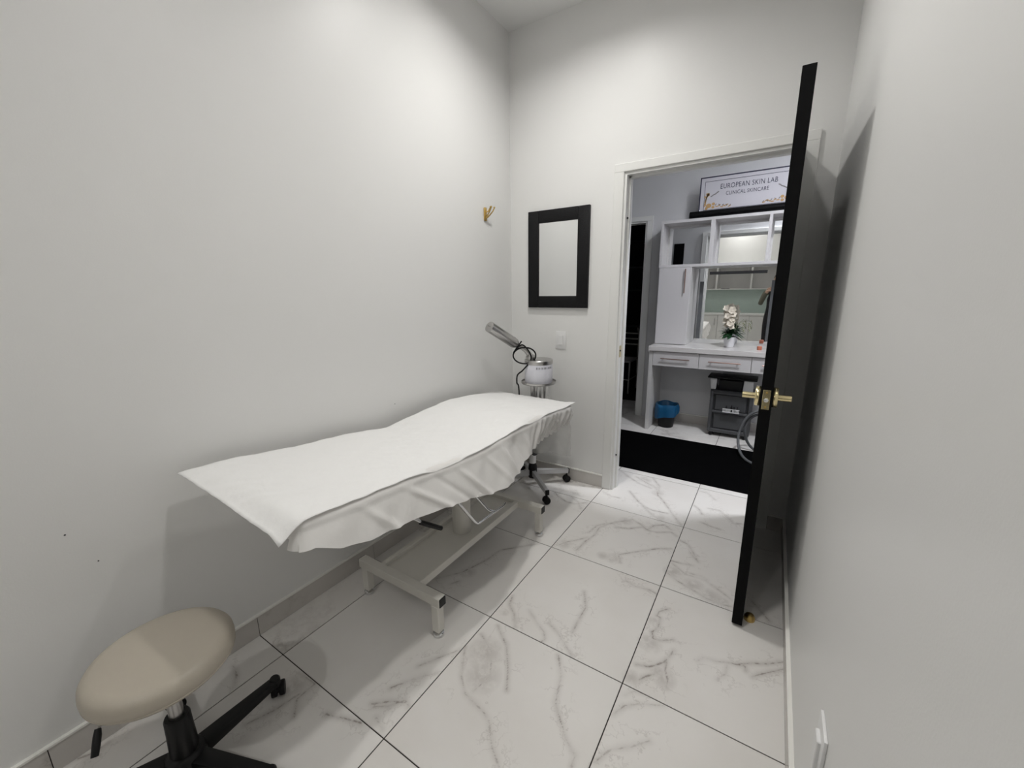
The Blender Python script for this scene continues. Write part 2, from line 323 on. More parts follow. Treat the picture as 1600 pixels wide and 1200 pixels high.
def tile_piece(x0, x1, y0, y1, parent):
    g = .0021; x0 += g; x1 -= g; y0 += g; y1 -= g
    segs = [(p[k], p[k + 1]) for p in VW for k in range(len(p) - 1) if not (max(p[k][0], p[k + 1][0]) < x0 or min(p[k][0], p[k + 1][0]) > x1 or max(p[k][1], p[k + 1][1]) < y0 or min(p[k][1], p[k + 1][1]) > y1)]
    segs = [s for s in segs if x0 <= (s[0][0] + s[1][0]) / 2 <= x1 and y0 <= (s[0][1] + s[1][1]) / 2 <= y1]
    if not segs:
        return MB().box(x0, x1, y0, y1, -.02, 0).build('tile', M['tile2'], parent, origin=((x0 + x1) / 2, (y0 + y1) / 2, 0), smooth=False)
    nx = max(2, int((x1 - x0) / .006)); ny = max(2, int((y1 - y0) / .006))
    gx = np.linspace(x0, x1, nx + 1); gy = np.linspace(y0, y1, ny + 1)
    Xg, Yg = np.meshgrid(gx, gy, indexing='ij'); P = np.stack([Xg.ravel(), Yg.ravel()], 1)
    D = np.full(len(P), .3)
    for a, c in segs:
        d = c - a; t = np.clip(((P - a) @ d) / (d @ d + 1e-9), 0, 1); D = np.minimum(D, np.linalg.norm(P - (a + t[:, None] * d), axis=1))
    S = np.zeros(len(P))
    for c, r in PW: S = np.maximum(S, np.clip(1 - np.linalg.norm(P - c, axis=1) / r, 0, 1) ** .7)
    oc = np.array([(x0 + x1) / 2, (y0 + y1) / 2])
    V = np.concatenate([np.c_[P - oc, np.zeros(len(P))], np.array([[x, y, -.02] for x in (x0, x1) for y in (y0, y1)]) - np.r_[oc, 0]])
    I = np.arange((nx + 1) * (ny + 1)).reshape(nx + 1, ny + 1); F = []
    for i in range(nx):
        for j in range(ny): F.append((I[i, j], I[i + 1, j], I[i + 1, j + 1], I[i, j + 1]))
    n0 = len(P); q = [n0, n0 + 1, n0 + 2, n0 + 3]   # (x0y0),(x0y1),(x1y0),(x1y1)
    F += [list(I[0, :]) + [q[1], q[0]], list(I[::-1, ny]) and [*I[:, ny]] + [q[3], q[1]], [*I[nx, ::-1]] + [q[2], q[3]], [*I[::-1, 0]] + [q[0], q[2]]]
    me = bpy.data.meshes.new('tile'); me.from_pydata(V.tolist(), [], [[int(k) for k in f] for f in F]); me.update()
    for nm, arr in (('vein', D), ('patch', S)):
        at = me.attributes.new(nm, 'FLOAT', 'POINT'); at.data.foreach_set('value', np.concatenate([arr, np.full(4, .3 if nm == 'vein' else 0)]).astype(np.float32))
    me.materials.append(M['tile'])
    o = bpy.data.objects.new('tile', me); COL.objects.link(o); o.location = Vector((oc[0], oc[1], 0)) - parent.location; o.parent = parent
    return o
for j in range(-5, 8):
    ya, yb_ = Y0 + j * TILE, Y0 + (j + 1) * TILE
    room = yb_ < YB
    ya = max(ya, YR); yb_ = min(yb_, 5.28)
    if yb_ - ya < .02: continue
    lo, hi = (0, W) if room else ((-1.0, 2.61) if ya < 4.2 else (-.42, 2.61))
    for i in range(-3, 5):
        xa, xb = max(X0 + i * TILE, lo), min(X0 + (i + 1) * TILE, hi)
        if xb - xa < .02: continue
        tile_piece(xa, xb, ya, yb_, floor)

# ---- baseboards: tile pieces with a white edge strip on top
BT, BH = .010, .093
def baseboard(name, axis, fixed, sgn, a, c, cuts):
    """a run along axis from a to c against the plane at `fixed`, the face pointing to sgn"""
    cut = [a] + [k for k in cuts if a + .02 < k < c - .02] + [c]
    f0, f1 = sorted((fixed, fixed + sgn * BT)); g0, g1 = sorted((fixed, fixed + sgn * (BT + .003)))
    def bx(p, q, z0, z1, e0, e1): return MB().box(p, q, e0, e1, z0, z1) if axis == 'x' else MB().box(e0, e1, p, q, z0, z1)
    root = struct(bx(a, c, .0, BH - .002, *sorted((fixed, fixed + sgn * BT * .7))).build(name, M['grout'], smooth=False))
    for p, q in zip(cut, cut[1:]): bx(p + .0012, q - .0012, .001, BH, f0, f1).build('tile', M['base'], root, smooth=False, origin=((p + q) / 2 if axis == 'x' else fixed, (p + q) / 2 if axis == 'y' else fixed, 0))
    bx(a, c, BH, BH + .007, g0, g1).build('edge_strip', M['alu'], root, smooth=False)
    return root
ycuts = [Y0 + k * TILE for k in range(-5, 8)]; xcuts = [X0 + k * TILE for k in range(-3, 5)]
baseboard('baseboard_left', 'y', 0, 1, -1.3, YB - .013, ycuts)
baseboard('baseboard_right', 'y', W, -1, -1.3, YB - .013, ycuts)
baseboard('baseboard_back', 'x', YB, -1, 0, .784, xcuts)
baseboard('baseboard_corner', 'x', YB, -1, 1.829, W, [])
baseboard('baseboard_hall', 'x', YH, -1, .736, 2.26, xcuts)

# ---- door trim of the doorway into the hall
def casing(name, x0, x1, zt, y, sgn, w_=.064, t=.016):
    """casing around an opening on the wall face at y, pointing to sgn"""
    a, c = sorted((y, y + sgn * t))
    root = struct(MB().box(x0 - w_, x0, a, c, 0, zt + .002, .003, 1).build(name, M['trim'], smooth=False))
    MB().box(x1, x1 + w_, a, c, 0, zt + .002, .003, 1).build('casing', M['trim'], root, smooth=False)
    MB().box(x0 - w_, x1 + w_, a, c, zt, zt + w_ * .78, .003, 1).build('casing', M['trim'], root, smooth=False)
    return root
t1 = casing('trim_1', OX0, OX1, OZ, YB, -1)
JT = .016
for nm, q in (('jamb', (OX0, OX0 + JT, YB - .004, YB + WT, 0, OZ)), ('jamb', (OX1 - JT, OX1, YB - .004, YB + WT, 0, OZ)), ('jamb', (OX0 + JT, OX1 - JT, YB - .004, YB + WT, OZ - JT, OZ)),
              ('door_stop_strip', (OX0 + JT, OX0 + JT + .012, YB + .042, YB + .082, 0, OZ - JT)), ('door_stop_strip', (OX1 - JT - .012, OX1 - JT, YB + .042, YB + .082, 0, OZ - JT)), ('door_stop_strip', (OX0 + JT, OX1 - JT, YB + .042, YB + .082, OZ - JT - .012, OZ - JT))):
    MB().box(*q).build(nm, M['trim'], t1, smooth=False)
sp = MB().box(OX0 + JT - .001, OX0 + JT + .0015, YB + .002, YB + .034, .985, 1.065, .0008, 1).build('strike_plate', M['gold'], t1)
sp['label'] = 'brass strike plate'
MB().cyl((OX0 + JT + .001, YB + .02, 1.03), (OX0 + JT + .004, YB + .02, 1.03), .006, n=12).build('keeper_hole', M['blackp'], sp)
for z in (1.885, .265): MB().cyl((OX0 + JT, YB + .03, z), (OX0 + JT + .008, YB + .03, z), .0055, n=12).build('rubber_bumper', M['rubber'], t1)
t2 = casing('trim_2', OX0, OX1, OZ, YB + WT, 1)
t3 = casing('trim_3', DX0, DX1, DZ, YH, -1, .062)
for q in ((DX0, DX0 + .016, YH - .002, YH + .12, 0, DZ), (DX1 - .016, DX1, YH - .002, YH + .12, 0, DZ), (DX0 + .016, DX1 - .016, YH - .002, YH + .12, DZ - .016, DZ)):
    MB().box(*q).build('jamb', M['trim'], t3, smooth=False)

# small dents in the left wall, paint scuffs on the right wall
for y, z, r in ((.198, .733, .0026), (.251, .612, .0022), (1.491, .83, .0024)):
    MB().lathe([(r * .2, .0), (r, .0004), (r * .9, .0012), (r * .3, .0012)], (-.0003, y, z), 10, axis=(1, 0, 0)).build('dent', M['greyd'], wall_left)

# ---- open black door
dl = MB().box(1.717, 1.757, 1.775, 2.688, .012, 2.132, .0015, 1).build('door_1', M['black'], smooth=False)
struct(dl); dl['label'] = 'black door leaf standing open into the room'
HZ = 1.02
def lever(sgn, xf):
    rose = MB().lathe([(.038, 0), (.039, .002), (.039, .015), (.037, .018), (.012, .018)], (xf, 1.835, HZ), 32, axis=(sgn, 0, 0)).build('rose', M['gold'], dl)
    MB().tube([(xf + sgn * .014, 1.835, HZ), (xf + sgn * .062, 1.835, HZ)], .0120, 24).build('lever_neck', M['gold'], rose)
    MB().tube([(xf + sgn * .050, 1.832, HZ), (xf + sgn * .046, 1.94, HZ - .0245)], .0105, 20).build('lever', M['gold'], rose)
    return rose
lever(-1, 1.717); lever(1, 1.757)
lp = MB().box(1.7245, 1.7495, 1.7735, 1.776, .982, 1.058, .0006, 1).build('latch_plate', M['gold'], dl)
MB().lathe([(.0085, 0), (.008, .007), (.003, .010)], (1.737, 1.7735, HZ), 16, axis=(0, -1, 0)).build('latch_bolt', M['chrome'], lp)
for z in (.992, 1.048): MB().lathe([(.004, 0), (.003, .0012)], (1.737, 1.7735, z), 10, axis=(0, -1, 0)).build('screw', M['goldm'], lp)
for z in (.25, 1.07, 1.9):
    MB().cyl((1.761, 2.695, z - .045), (1.761, 2.695, z + .045), .006, n=12).build('hinge', M['gold'], dl)

# ------------------------------------------------------------------ lamps
for x, y, wt, colr, lab in LIGHTS:
    t = thing('recessed_downlight', (x, y, H), lab, 'ceiling light')
    MB().lathe([(.080, -.004), (.122, -.004), (.126, .0), (.078, .002)], (x, y, H - .001), 40, cap=False).build('trim_ring', M['white'], t)
    MB().lathe([(.079, -.001), (.079, .045), (.030, .046)], (x, y, H), 40, cap=False).build('can', M['white'], t)
    MB().lathe([(.077, .043), (.001, .0435)], (x, y, H), 40, cap=False).build('lens', M['lens'], t)
    ld = bpy.data.lights.new('downlight_lamp', 'AREA'); ld.shape = 'DISK'; ld.size = .15; ld.energy = wt; ld.color = colr
    lo = bpy.data.objects.new('downlight_lamp', ld); COL.objects.link(lo); lo.location = (0, 0, .038); lo.parent = t

# ------------------------------------------------------------------ helpers for objects
from mathutils import noise as mnoise
def beam(b, p0, p1, w0, h0, w1, h1, bev=.004):
    """tapered bar with a rectangular section from p0 to p1"""
    p0, p1 = Vector(p0), Vector(p1); t = (p1 - p0).normalized(); sd = t.cross(Vector((0, 0, 1))).normalized(); up = sd.cross(t)
    V = []
    for p, w_, h in ((p0, w0, h0), (p1, w1, h1)):
        for a, c in ((-1, -1), (1, -1), (1, 1), (-1, 1)): V.append(b.bm.verts.new(p + sd * a * w_ / 2 + up * c * h / 2))
    F = [b.bm.faces.new([V[k] for k in f]) for f in ((3, 2, 1, 0), (4, 5, 6, 7), (0, 1, 5, 4), (1, 2, 6, 5), (2, 3, 7, 6), (3, 0, 4, 7))]
    if bev: bmesh.ops.bevel(b.bm, geom=list({e for f in F for e in f.edges}), offset=bev, segments=2, affect='EDGES', profile=.5)
    return b
def caster(parent, x, y, r, ang, top):
    """twin wheel caster standing on the floor at x, y"""
    b = MB(); d = Vector((math.cos(ang), math.sin(ang), 0)); n = Vector((-d.y, d.x, 0)); c = Vector((x, y, r))
    for s in (-1, 1):
        p = c + n * s * r * .52
        b.lathe([(r * .35, -r * .34), (r * .94, -r * .34), (r, -r * .2), (r, r * .2), (r * .94, r * .34), (r * .35, r * .34)], p, 22, axis=n)
    b.lathe([(r * .72, -r * .22), (r * .75, 0), (r * .72, r * .22)], c + Vector((0, 0, r * .25)), 18, axis=n)
    b.cyl(c + Vector((0, 0, r * .4)), (x, y, top), r * .3, n=12)
    return b.build('caster', M['rubber'], parent)
def spl(P, n=10):
    P = [Vector(p) for p in P]; Q = []
    for i in range(len(P) - 1):
        a, p, q, d = P[max(i - 1, 0)], P[i], P[i + 1], P[min(i + 2, len(P) - 1)]
        for k in range(n):
            t = k / n; Q.append(.5 * ((2 * p) + (q - a) * t + (2 * a - 5 * p + 4 * q - d) * t * t + (3 * p - a - 3 * q + d) * t ** 3))
    return Q + [P[-1]]
def interp(x, xs, ys): return float(np.interp(x, xs, ys))
def smooth(t): t = max(0, min(1, t)); return t * t * (3 - 2 * t)
def nz(x, y, z, s): return mnoise.noise(Vector((x * s, y * s, z * s)))

# ------------------------------------------------------------------ treatment bed
ys_ = [.40, .47, .55, .70, .90, 1.17, 1.35, 1.5, 1.7, 1.84, 2.07, 2.40, 2.5]
zl_ = [.835, .835, .838, .820, .795, .770, .737, .752, .767, .773, .757, .712, .70]
zr_ = [.828, .828, .824, .802, .788, .757, .742, .746, .750, .750, .740, .706, .69]
def bed_z(x, y):
    t = (x - .08) / .60; acc = 0
    for dy in (-.05, -.025, 0, .025, .05):
        acc += interp(y + dy, ys_, zl_) * (1 - t) + interp(y + dy, ys_, zr_) * t
    return acc / 5
BX, BY = .43, 1.50
bed = thing('treatment_bed', (BX, BY, 0), 'white hydraulic treatment bed on a steel frame along the wall', 'bed')
for (x, y) in ((.200, 1.072), (.662, 1.062), (.205, 1.935), (.674, 1.930)):
    lg = MB().box(x - .019, x + .019, y - .019, y + .019, .026, .152, .002, 1).build('leg', M['frame'], bed)
    MB().lathe([(.020, 0), (.023, .004), (.023, .014), (.016, .019), (.008, .020), (.008, .028)], (x, y, 0), 22).build('levelling_foot', M['chrome'], lg)
for (xa, xb, y) in ((.176, .688, 1.066), (.180, .700, 1.932)):
    cb = MB().box(xa, xb, y - .021, y + .021, .150, .194, .003, 1).build('crossbar', M['frame'], bed)
    for xe, s in ((xa, -1), (xb, 1)): MB().box(xe - .001 if s > 0 else xe - .004, xe + .004 if s > 0 else xe + .001, y - .019, y + .019, .152, .192, .002, 1).build('end_cap', M['blackp'], cb)
MB().box(.300, .530, 1.087, 1.911, .166, .172).build('base_plate', M['frame'], bed, smooth=False)
for x in (.285, .515): MB().box(x, x + .026, 1.087, 1.911, .152, .190, .002, 1).build('side_rail', M['frame'], bed)
MB().lathe([(.050, 0), (.050, .26), (.047, .265), (.036, .267), (.036, .47)], (.420, 1.525, .172), 40).build('hydraulic_column', M['frame'], bed)
b = MB(); b.box(.23, .57, 1.10, 1.98, .615, .645, .004, 1); b.box(.16, .22, .80, 2.2, .625, .655, .003, 1); b.box(.58, .64, .80, 2.2, .625, .655, .003, 1)
b.box(.16, .64, .82, .87, .628, .652); b.box(.16, .64, 2.10, 2.15, .628, .652)
b.build('top_frame', M['frame'], bed)
PZ = [(.56, 1.34, .60), (.59, 1.37, .45), (.60, 1.425, .325), (.60, 1.45, .306), (.60, 1.50, .300), (.60, 1.66, .300), (.60, 1.685, .308)]
b = MB(); b.tube([(.55, 1.28, .63), (.585, 1.32, .47), (.60, 1.41, .335), (.60, 1.428, .317), (.60, 1.45, .310), (.60, 1.50, .309), (.60, 1.66, .300), (.60, 1.682, .310)], .0075, 12)
b.tube([(.53, 1.42, .63), (.56, 1.46, .45), (.58, 1.54, .335), (.592, 1.556, .318), (.60, 1.575, .308)], .0075, 12)
b.build('foot_pedal', M['chrome'], bed)
b = MB(); b.tube([(.56, .97, .64), (.585, 1.00, .575), (.60, 1.068, .510)], .006, 10); b.tube([(.52, 1.06, .64), (.56, 1.05, .56), (.585, 1.062, .52)], .006, 10)
lv = b.build('adjusting_lever', M['chrome'], bed)
MB().tube([(.598, 1.060, .515), (.605, 1.09, .492), (.612, 1.163, .437)], [.010, .011, .010], 14).build('grip', M['blackp'], lv)
# upholstered top in three cushions, hidden under the cover
for (ya, yb_) in ((.585, 1.335), (1.345, 1.90), (1.91, 2.33)):
    rows = []
    for k in range(9):
        y = ya + (yb_ - ya) * k / 8; sec = []
        for (x, dz) in ((.13, -.075), (.115, -.06), (.115, -.02), (.13, -.010), (.4, -.010), (.65, -.010), (.665, -.02), (.665, -.06), (.65, -.075), (.13, -.075)):
            sec.append(Vector((x, y, bed_z(x, y) + dz)))
        rows.append(sec)
    b = MB(); b.grid(rows)
    for row in (rows[0], rows[-1]): b.poly(row[:-1])
    bmesh.ops.remove_doubles(b.bm, verts=b.bm.verts[:], dist=1e-5)
    b.build('cushion', M['mattress'], bed)

# fitted cover
hy_ = [.40, .53, .62, .72, .85, 1.06, 1.27, 1.44, 1.56, 1.70, 1.85, 2.10, 2.25, 2.40]
hr_ = [.085, .090, .128, .145, .148, .158, .188, .212, .195, .175, .172, .168, .155, .125]
RX0, RX1, RY0, RY1, FR = .112, .668, .548, 2.325, .030
def cover_point(su, sv, cu, cv):
    """su, sv: -1..1 overhang share (0 on top); cu, cv: clamped point on the top rectangle"""
    z0 = bed_z(cu, cv); r = max(abs(su), abs(sv))
    if r == 0: return Vector((cu, cv, z0 + .002 + .0015 * nz(cu, cv, 0, 9)))
    th = math.atan2(abs(sv), abs(su)); hx = interp(cv, hy_, hr_) if su >= 0 else .13
    hyv = .095 if sv < 0 else .12
    ln = hx * math.cos(th) ** 2 + hyv * math.sin(th) ** 2
    if su > 0: ln *= 1 + .05 * nz(cv * 1.0, 3, 0, 6)
    d = r * ln
    dx, dy = math.copysign(math.cos(th), su) if su else 0, math.copysign(math.sin(th), sv) if sv else 0
    q = math.hypot(dx, dy); dx /= q; dy /= q
    if d < FR * PI / 2: o, dn = FR * math.sin(d / FR), FR * (1 - math.cos(d / FR))
    else: o, dn = FR, FR + d - FR * PI / 2
    f = smooth((d - .02) / .08)
    along = cv if abs(su) > abs(sv) else cu
    sk = along + .7 * d; o += f * (.016 * nz(sk, d * .4, 2, 5) + .007 * nz(sk, d * .5, 5, 14))
    if su > 0 and abs(su) >= abs(sv):
        for y0_, sl_, am_ in ((.70, .9, .010), (.86, 1.4, .013), (1.02, 1.1, -.008), (1.16, .9, .012), (1.36, .7, .010), (1.50, .4, .012), (1.62, .3, -.008), (1.71, .3, .010)):
            o += f * am_ * math.exp(-((cv - y0_ - sl_ * d + .01) / .017) ** 2)
    gz = smooth((cv - 1.72) / .2) if su > 0 else (.9 if sv > 0 else .25 if sv < 0 else 0)
    o += f * gz * .017 * math.sin((cv + cu * .9 + d * .55) * 100 + 2.2 * nz(cv, cu, 1, 9))
    tk = smooth((cv - 1.50) / .65) if su > 0 else 1
    o += (.46 * (1 - tk) - .36 * tk) * max(0, d - .05)
    return Vector((cu + dx * o, cv + dy * o, z0 + .002 - dn))
us = [-1 + k / 14 for k in range(14)] + [0] * 13 + [(k + 1) / 20 for k in range(20)]
uc = [RX0] * 14 + [RX0 + (RX1 - RX0) * k / 12 for k in range(13)] + [RX1] * 20
NV = 190
vs2 = [-1 + k / 14 for k in range(14)] + [0] * (NV + 1) + [(k + 1) / 14 for k in range(14)]
vc = [RY0] * 14 + [RY0 + (RY1 - RY0) * k / NV for k in range(NV + 1)] + [RY1] * 14
b = MB(); b.grid([[cover_point(us[i], vs2[j], uc[i], vc[j]) for j in range(len(vc))] for i in range(len(uc))])
cov = b.build('fitted_bed_cover', M['cover'], ang=80)
tag(cov, 'translucent white fitted cover stretched over the treatment bed with gathered hem', 'bed cover')

# paper sheet on top
PX0, PX1, PY0, PY1 = .074, .692, .470, 2.395
def sheet(u, v):
    x = PX0 + (PX1 - PX0) * u; y = PY0 + (PY1 - PY0) * v
    wob = .006 * nz(y, 0, 3, 3) + .003 * nz(y, 0, 8, 11)
    x += (u - .5) * 2 * wob
    z = bed_z(x, y) + .0058
    z += .0035 * nz(x * 1.3 + y * .5, y * .5, 1, 10) + .0028 * nz(x * 1.6 - y * .5, y * .6, 4, 22)
    er = smooth((u - .93) / .07); z -= er * (.004 + .010 * smooth((nz(y, 2, 2, 4) + .1) * 2) * smooth((y - .9) / .2))
    cd_ = math.hypot((1 - u) * (PX1 - PX0), v * (PY1 - PY0))
    k_ = max(0, 1 - cd_ / .06); z -= .012 * k_ * k_; x -= .006 * k_
    z -= .036 * u ** 1.3 * (1 - smooth(v * (PY1 - PY0) / .08))
    z += .012 * smooth((u - .9) / .1) * smooth((v - .93) / .07)
    return Vector((x, y, z))
b = MB(); b.grid([[sheet(i / 56, j / 190) for j in range(191)] for i in range(57)])
pap = b.build('paper_sheet', M['paper'], ang=80)
sm = pap.modifiers.new('thickness', 'SOLIDIFY'); sm.thickness = .0012; sm.offset = 1
tag(pap, 'white disposable paper sheet laid along the top of the treatment bed', 'sheet')

# clear plastic hanging from the far end
def filmp(u, v):
    x = .355 + .295 * u + .012 * v * (u - .3); y = 2.372 + .035 * smooth(v * 2.5) + .010 * math.sin(u * 13 + v * 3) * v + .006 * nz(u * 3, v * 3, 0, 2)
    return Vector((x, y, .690 - .02 * u * (1 - v) - (.385 - .03 * u + .012 * math.sin(u * 9)) * v))
b = MB(); b.grid([[filmp(i / 24, j / 24) for j in range(25)] for i in range(25)])
fl = b.build('plastic_sheet', M['film'], ang=80)
tag(fl, 'thin clear plastic sheet hanging from the end of the treatment bed by the mirror', 'plastic sheet')

# ------------------------------------------------------------------ rolling stool
SX, SY = .374, .268
st = thing('rolling_stool', (SX, SY, 0), 'round cream vinyl rolling stool with black five-star base', 'stool')
prof = [(r * .977, z + .011) for r, z in ((.03, .385), (.150, .385), (.164, .392), (.172, .405), (.1745, .420), (.172, .437), (.163, .450), (.145, .457), (.10, .4605), (.05, .4615), (.004, .462))]
b = MB(); b.lathe(prof, (SX, SY, 0), 64)
se = b.build('seat', M['cream'], st, ang=60)
MB().lathe([(.161, .409), (.1685, .412), (.1695, .4155), (.167, .418)], (SX, SY, 0), 64, cap=False).build('piping', M['cream'], se, ang=80)
b = MB(); b.box(SX - .07, SX + .07, SY - .05, SY + .05, .370, .397, .004, 1); b.build('seat_plate', M['black'], st)
MB().cyl((SX, SY, .21), (SX, SY, .38), .0180, n=24).build('gas_rod', M['steel'], st)
MB().lathe([(.036, .07), (.035, .12), (.033, .18), (.032, .225), (.029, .231), (.018, .231)], (SX, SY, 0), 28).build('gas_cylinder', M['blackp'], st)
P = [on_floor(153, 1138, .390), on_floor(152, 1150, .378), on_floor(150, 1166, .364), on_floor(148, 1183, .347)]
b = MB(); b.tube([(SX - .03, SY - .03, .388), (float(P[0][0]) + .004, float(P[0][1]) + .02, .388), P[0]], .004, 10)
ll = b.build('height_lever', M['steel'], st)
MB().tube([tuple(p) for p in P], [.0065, .0085, .0085, .0075], 14).build('grip', M['blackp'], ll)
MB().lathe([(.045, .046), (.052, .056), (.052, .088), (.044, .100), (.034, .105)], (SX, SY, 0), 28).build('hub', M['blackp'], st)
for k in range(5):
    a = math.radians(96 + 72 * k); d = Vector((math.cos(a), math.sin(a), 0)); c = Vector((SX, SY, 0))
    b = MB(); beam(b, c + d * .03 + Vector((0, 0, .070)), c + d * .284 + Vector((0, 0, .062)), .052, .044, .034, .026, .006)
    b.lathe([(.016, -.016), (.018, -.008), (.018, .012), (.014, .018)], c + d * .278 + Vector((0, 0, .062)), 20)
    lg = b.build('leg', M['blackp'], st)
    p = c + d * .286; caster(lg, p.x, p.y, .025, a + .9 + k, .06)

# ------------------------------------------------------------------ facial steamer in the corner
FX, FY = .325, 2.472
fs = thing('facial_steamer', (FX, FY, 0), 'white facial steamer with steel nozzle arm on a four-star caster stand', 'steamer')
for (x, y) in ((.54, 2.285), (.515, 2.665), (.135, 2.275), (.115, 2.655)):
    d = (Vector((x, y, 0)) - Vector((FX, FY, 0))); L_ = d.length; d.normalize(); c = Vector((FX, FY, 0))
    b = MB(); beam(b, c + d * .02 + Vector((0, 0, .112)), c + d * (L_ + .012) + Vector((0, 0, .088)), .030, .042, .026, .034, .003)
    lg = b.build('leg', M['alum'], fs)
    b = MB(); beam(b, c + d * (L_ + .012) + Vector((0, 0, .088)), c + d * (L_ + .018) + Vector((0, 0, .088)), .029, .038, .029, .038, .002); b.build('end_cap', M['blackp'], lg)
    caster(lg, x, y, .025, x * 9 + y, .08)
MB().lathe([(.030, .07), (.034, .09), (.032, .16), (.024, .185), (.020, .19)], (FX, FY, 0), 28).build('hub', M['blackp'], fs)
MB().cyl((FX, FY, .18), (FX, FY, .26), .024, n=28).build('sleeve', M['white'], fs)
MB().cyl((FX, FY, .25), (FX, FY, .80), .0165, n=28).build('column', M['steel'], fs)
MB().lathe([(.012, 0), (.026, .006), (.026, .022), (.018, .028)], (FX + .022, FY - .02, .285), 18, axis=(.75, -.66, 0)).build('clamp_knob', M['greyd'], fs)
TX, TY = .362, 2.492
MB().lathe([(.02, .794), (.118, .794), (.125, .800), (.125, .812), (.121, .813), (.119, .802), (.02, .800)], (TX, TY, 0), 48).build('tray', M['steel'], fs)
bd = MB().lathe([(.096, .806), (.0985, .812), (.0985, .935), (.096, .940)], (TX, TY, 0), 56).build('housing', M['lilac'], fs)
MB().lathe([(.0995, .938), (.100, .942), (.100, .962), (.096, .967), (.03, .969)], (TX, TY, 0), 56).build('top_plate', M['steel'], fs)
for k in range(12):
    a = math.radians(-70 + 6.2 * k); dx, dy = math.cos(a), math.sin(a)
    b = MB(); b.tube([(TX + dx * .0983, TY + dy * .0983, .910), (TX + dx * .0983, TY + dy * .0983, .924)], .0021, 6); b.build('vent_slot', M['greyd'], bd)
jr = MB().lathe([(.058, .795), (.058, .665), (.052, .655), (.05, .655), (.055, .667), (.055, .795)], (TX + .012, TY + .004, 0), 32, cap=False).build('glass_jar', M['glass'], fs)
b = MB(); b.lathe([(.060, .640), (.062, .645), (.062, .658), (.056, .66)], (TX + .012, TY + .004, 0), 32); b.build('jar_base', M['steel'], fs)
for dx, dy in ((-.02, -.02), (.015, -.025), (.03, .01)): MB().cyl((TX + .012 + dx, TY + dy, .66), (TX + .012 + dx, TY + dy, .795), .0085, n=12).build('heating_rod', M['steel'], jr)
MB().lathe([(.034, .967), (.036, .985), (.026, 1.000), (.012, 1.005)], (TX - .045, TY - .035, 0), 24).build('arm_joint', M['steel'], fs)
b = MB(); b.tube([(TX - .042, TY - .034, .985), (.285, 2.447, 1.030), (.245, 2.420, 1.062), (.215, 2.400, 1.086)], [.020, .018, .013, .0125], 20); b.build('arm', M['steel'], fs)
p0, p1 = Vector((.236, 2.405, 1.071)), Vector((.180, 2.157, 1.214)); dn = (p1 - p0).normalized(); Ln = (p1 - p0).length
nzl = MB().lathe([(.012, -.01), (.026, .008), (.036, .030), (.036, Ln - .002), (.033, Ln), (.006, Ln)], p0, 36, axis=dn).build('nozzle', M['steel'], fs)
sdv = dn.cross(Vector((0, 0, 1))).normalized(); upv = sdv.cross(dn)
for a, c in ((.010, .004), (-.004, .002)): MB().ball(p1 + sdv * a + upv * c, .003, sub=1).build('steam_hole', M['blackp'], nzl)
R3, U3 = Vector(AX[0]), Vector(AX[1])
cc = Vector((.300, 2.400, 1.000)); pts = []
for k in range(40):
    a = 2 * PI * k / 39 * 1.0
    pts.append(cc + R3 * math.cos(a) * .078 + U3 * math.sin(a) * .056 + Vector((.524, -.82, .22)) * (.012 * math.sin(2 * a)))
b = MB(); b.tube(pts, .0052, 8)
b.tube(spl([cc + R3 * -.02 + U3 * .10, cc + R3 * -.075 + U3 * .02, cc + R3 * -.02 + U3 * .075, cc + R3 * .03 + U3 * .03, cc + R3 * .045 + U3 * -.03, cc + R3 * -.01 + U3 * -.10, cc + R3 * -.048 + U3 * -.135, cc + R3 * -.052 + U3 * -.19, Vector((.235, 2.43, .74)), Vector((.238, 2.44, .40)), Vector((.27, 2.45, .13))], 6), .0052, 8)
b.build('power_cable', M['rubber'], fs)

# ------------------------------------------------------------------ things on the walls
mr = thing('wall_mirror', (.396, YB - .012, 1.315), 'rectangular wall mirror in a wide black speckled frame', 'mirror')
FW, fa, fb, fz, fZ = .083, .162, .630, 1.316, 1.986
for q in ((fa, fa + FW, fz, fZ), (fb - FW, fb, fz, fZ), (fa + FW, fb - FW, fz, fz + FW), (fa + FW, fb - FW, fZ - FW, fZ)):
    MB().box(q[0], q[1], YB - .024, YB, q[2], q[3], .003, 2).build('frame_rail', M['speck'], mr)
MB().box(fa + FW - .004, fb - FW + .004, YB - .014, YB - .004, fz + FW - .004, fZ - FW + .004).build('mirror_glass', M['mirror'], mr, smooth=False)
sw = thing('light_switch', (.427, YB, 1.015), 'white rocker light switch under the black framed mirror', 'switch')
MB().box(.386, .468, YB - .006, YB, 1.017, 1.146, .002, 2).build('plate', M['white'], sw)
MB().box(.409, .445, YB - .010, YB - .004, 1.048, 1.116, .001, 1).build('rocker', M['white'], sw)
hk = thing('coat_hook', (0, 2.386, 1.90), 'small gold double coat hook on the left wall', 'hook')
b = MB(); b.box(0, .010, 2.372, 2.402, 1.903, 1.988, .0075, 3); b.build('back_plate', M['goldm'], hk)
for dy in (-.004, .012):
    b = MB(); b.tube([(.006, 2.386 + dy * .3, 1.918), (.020, 2.388 + dy, 1.930), (.045, 2.392 + dy * 2, 1.962), (.056, 2.394 + dy * 2.3, 1.985)], [.0045, .0045, .004, .004], 10); b.ball((.056, 2.394 + dy * 2.3, 1.987), .0065); b.build('prong', M['goldm'], hk)
b = MB(); b.tube([(.006, 2.386, 1.955), (.03, 2.388, 1.962), (.046, 2.39, 1.985)], .004, 10); b.ball((.046, 2.39, 1.988), .006); b.build('prong', M['goldm'], hk)
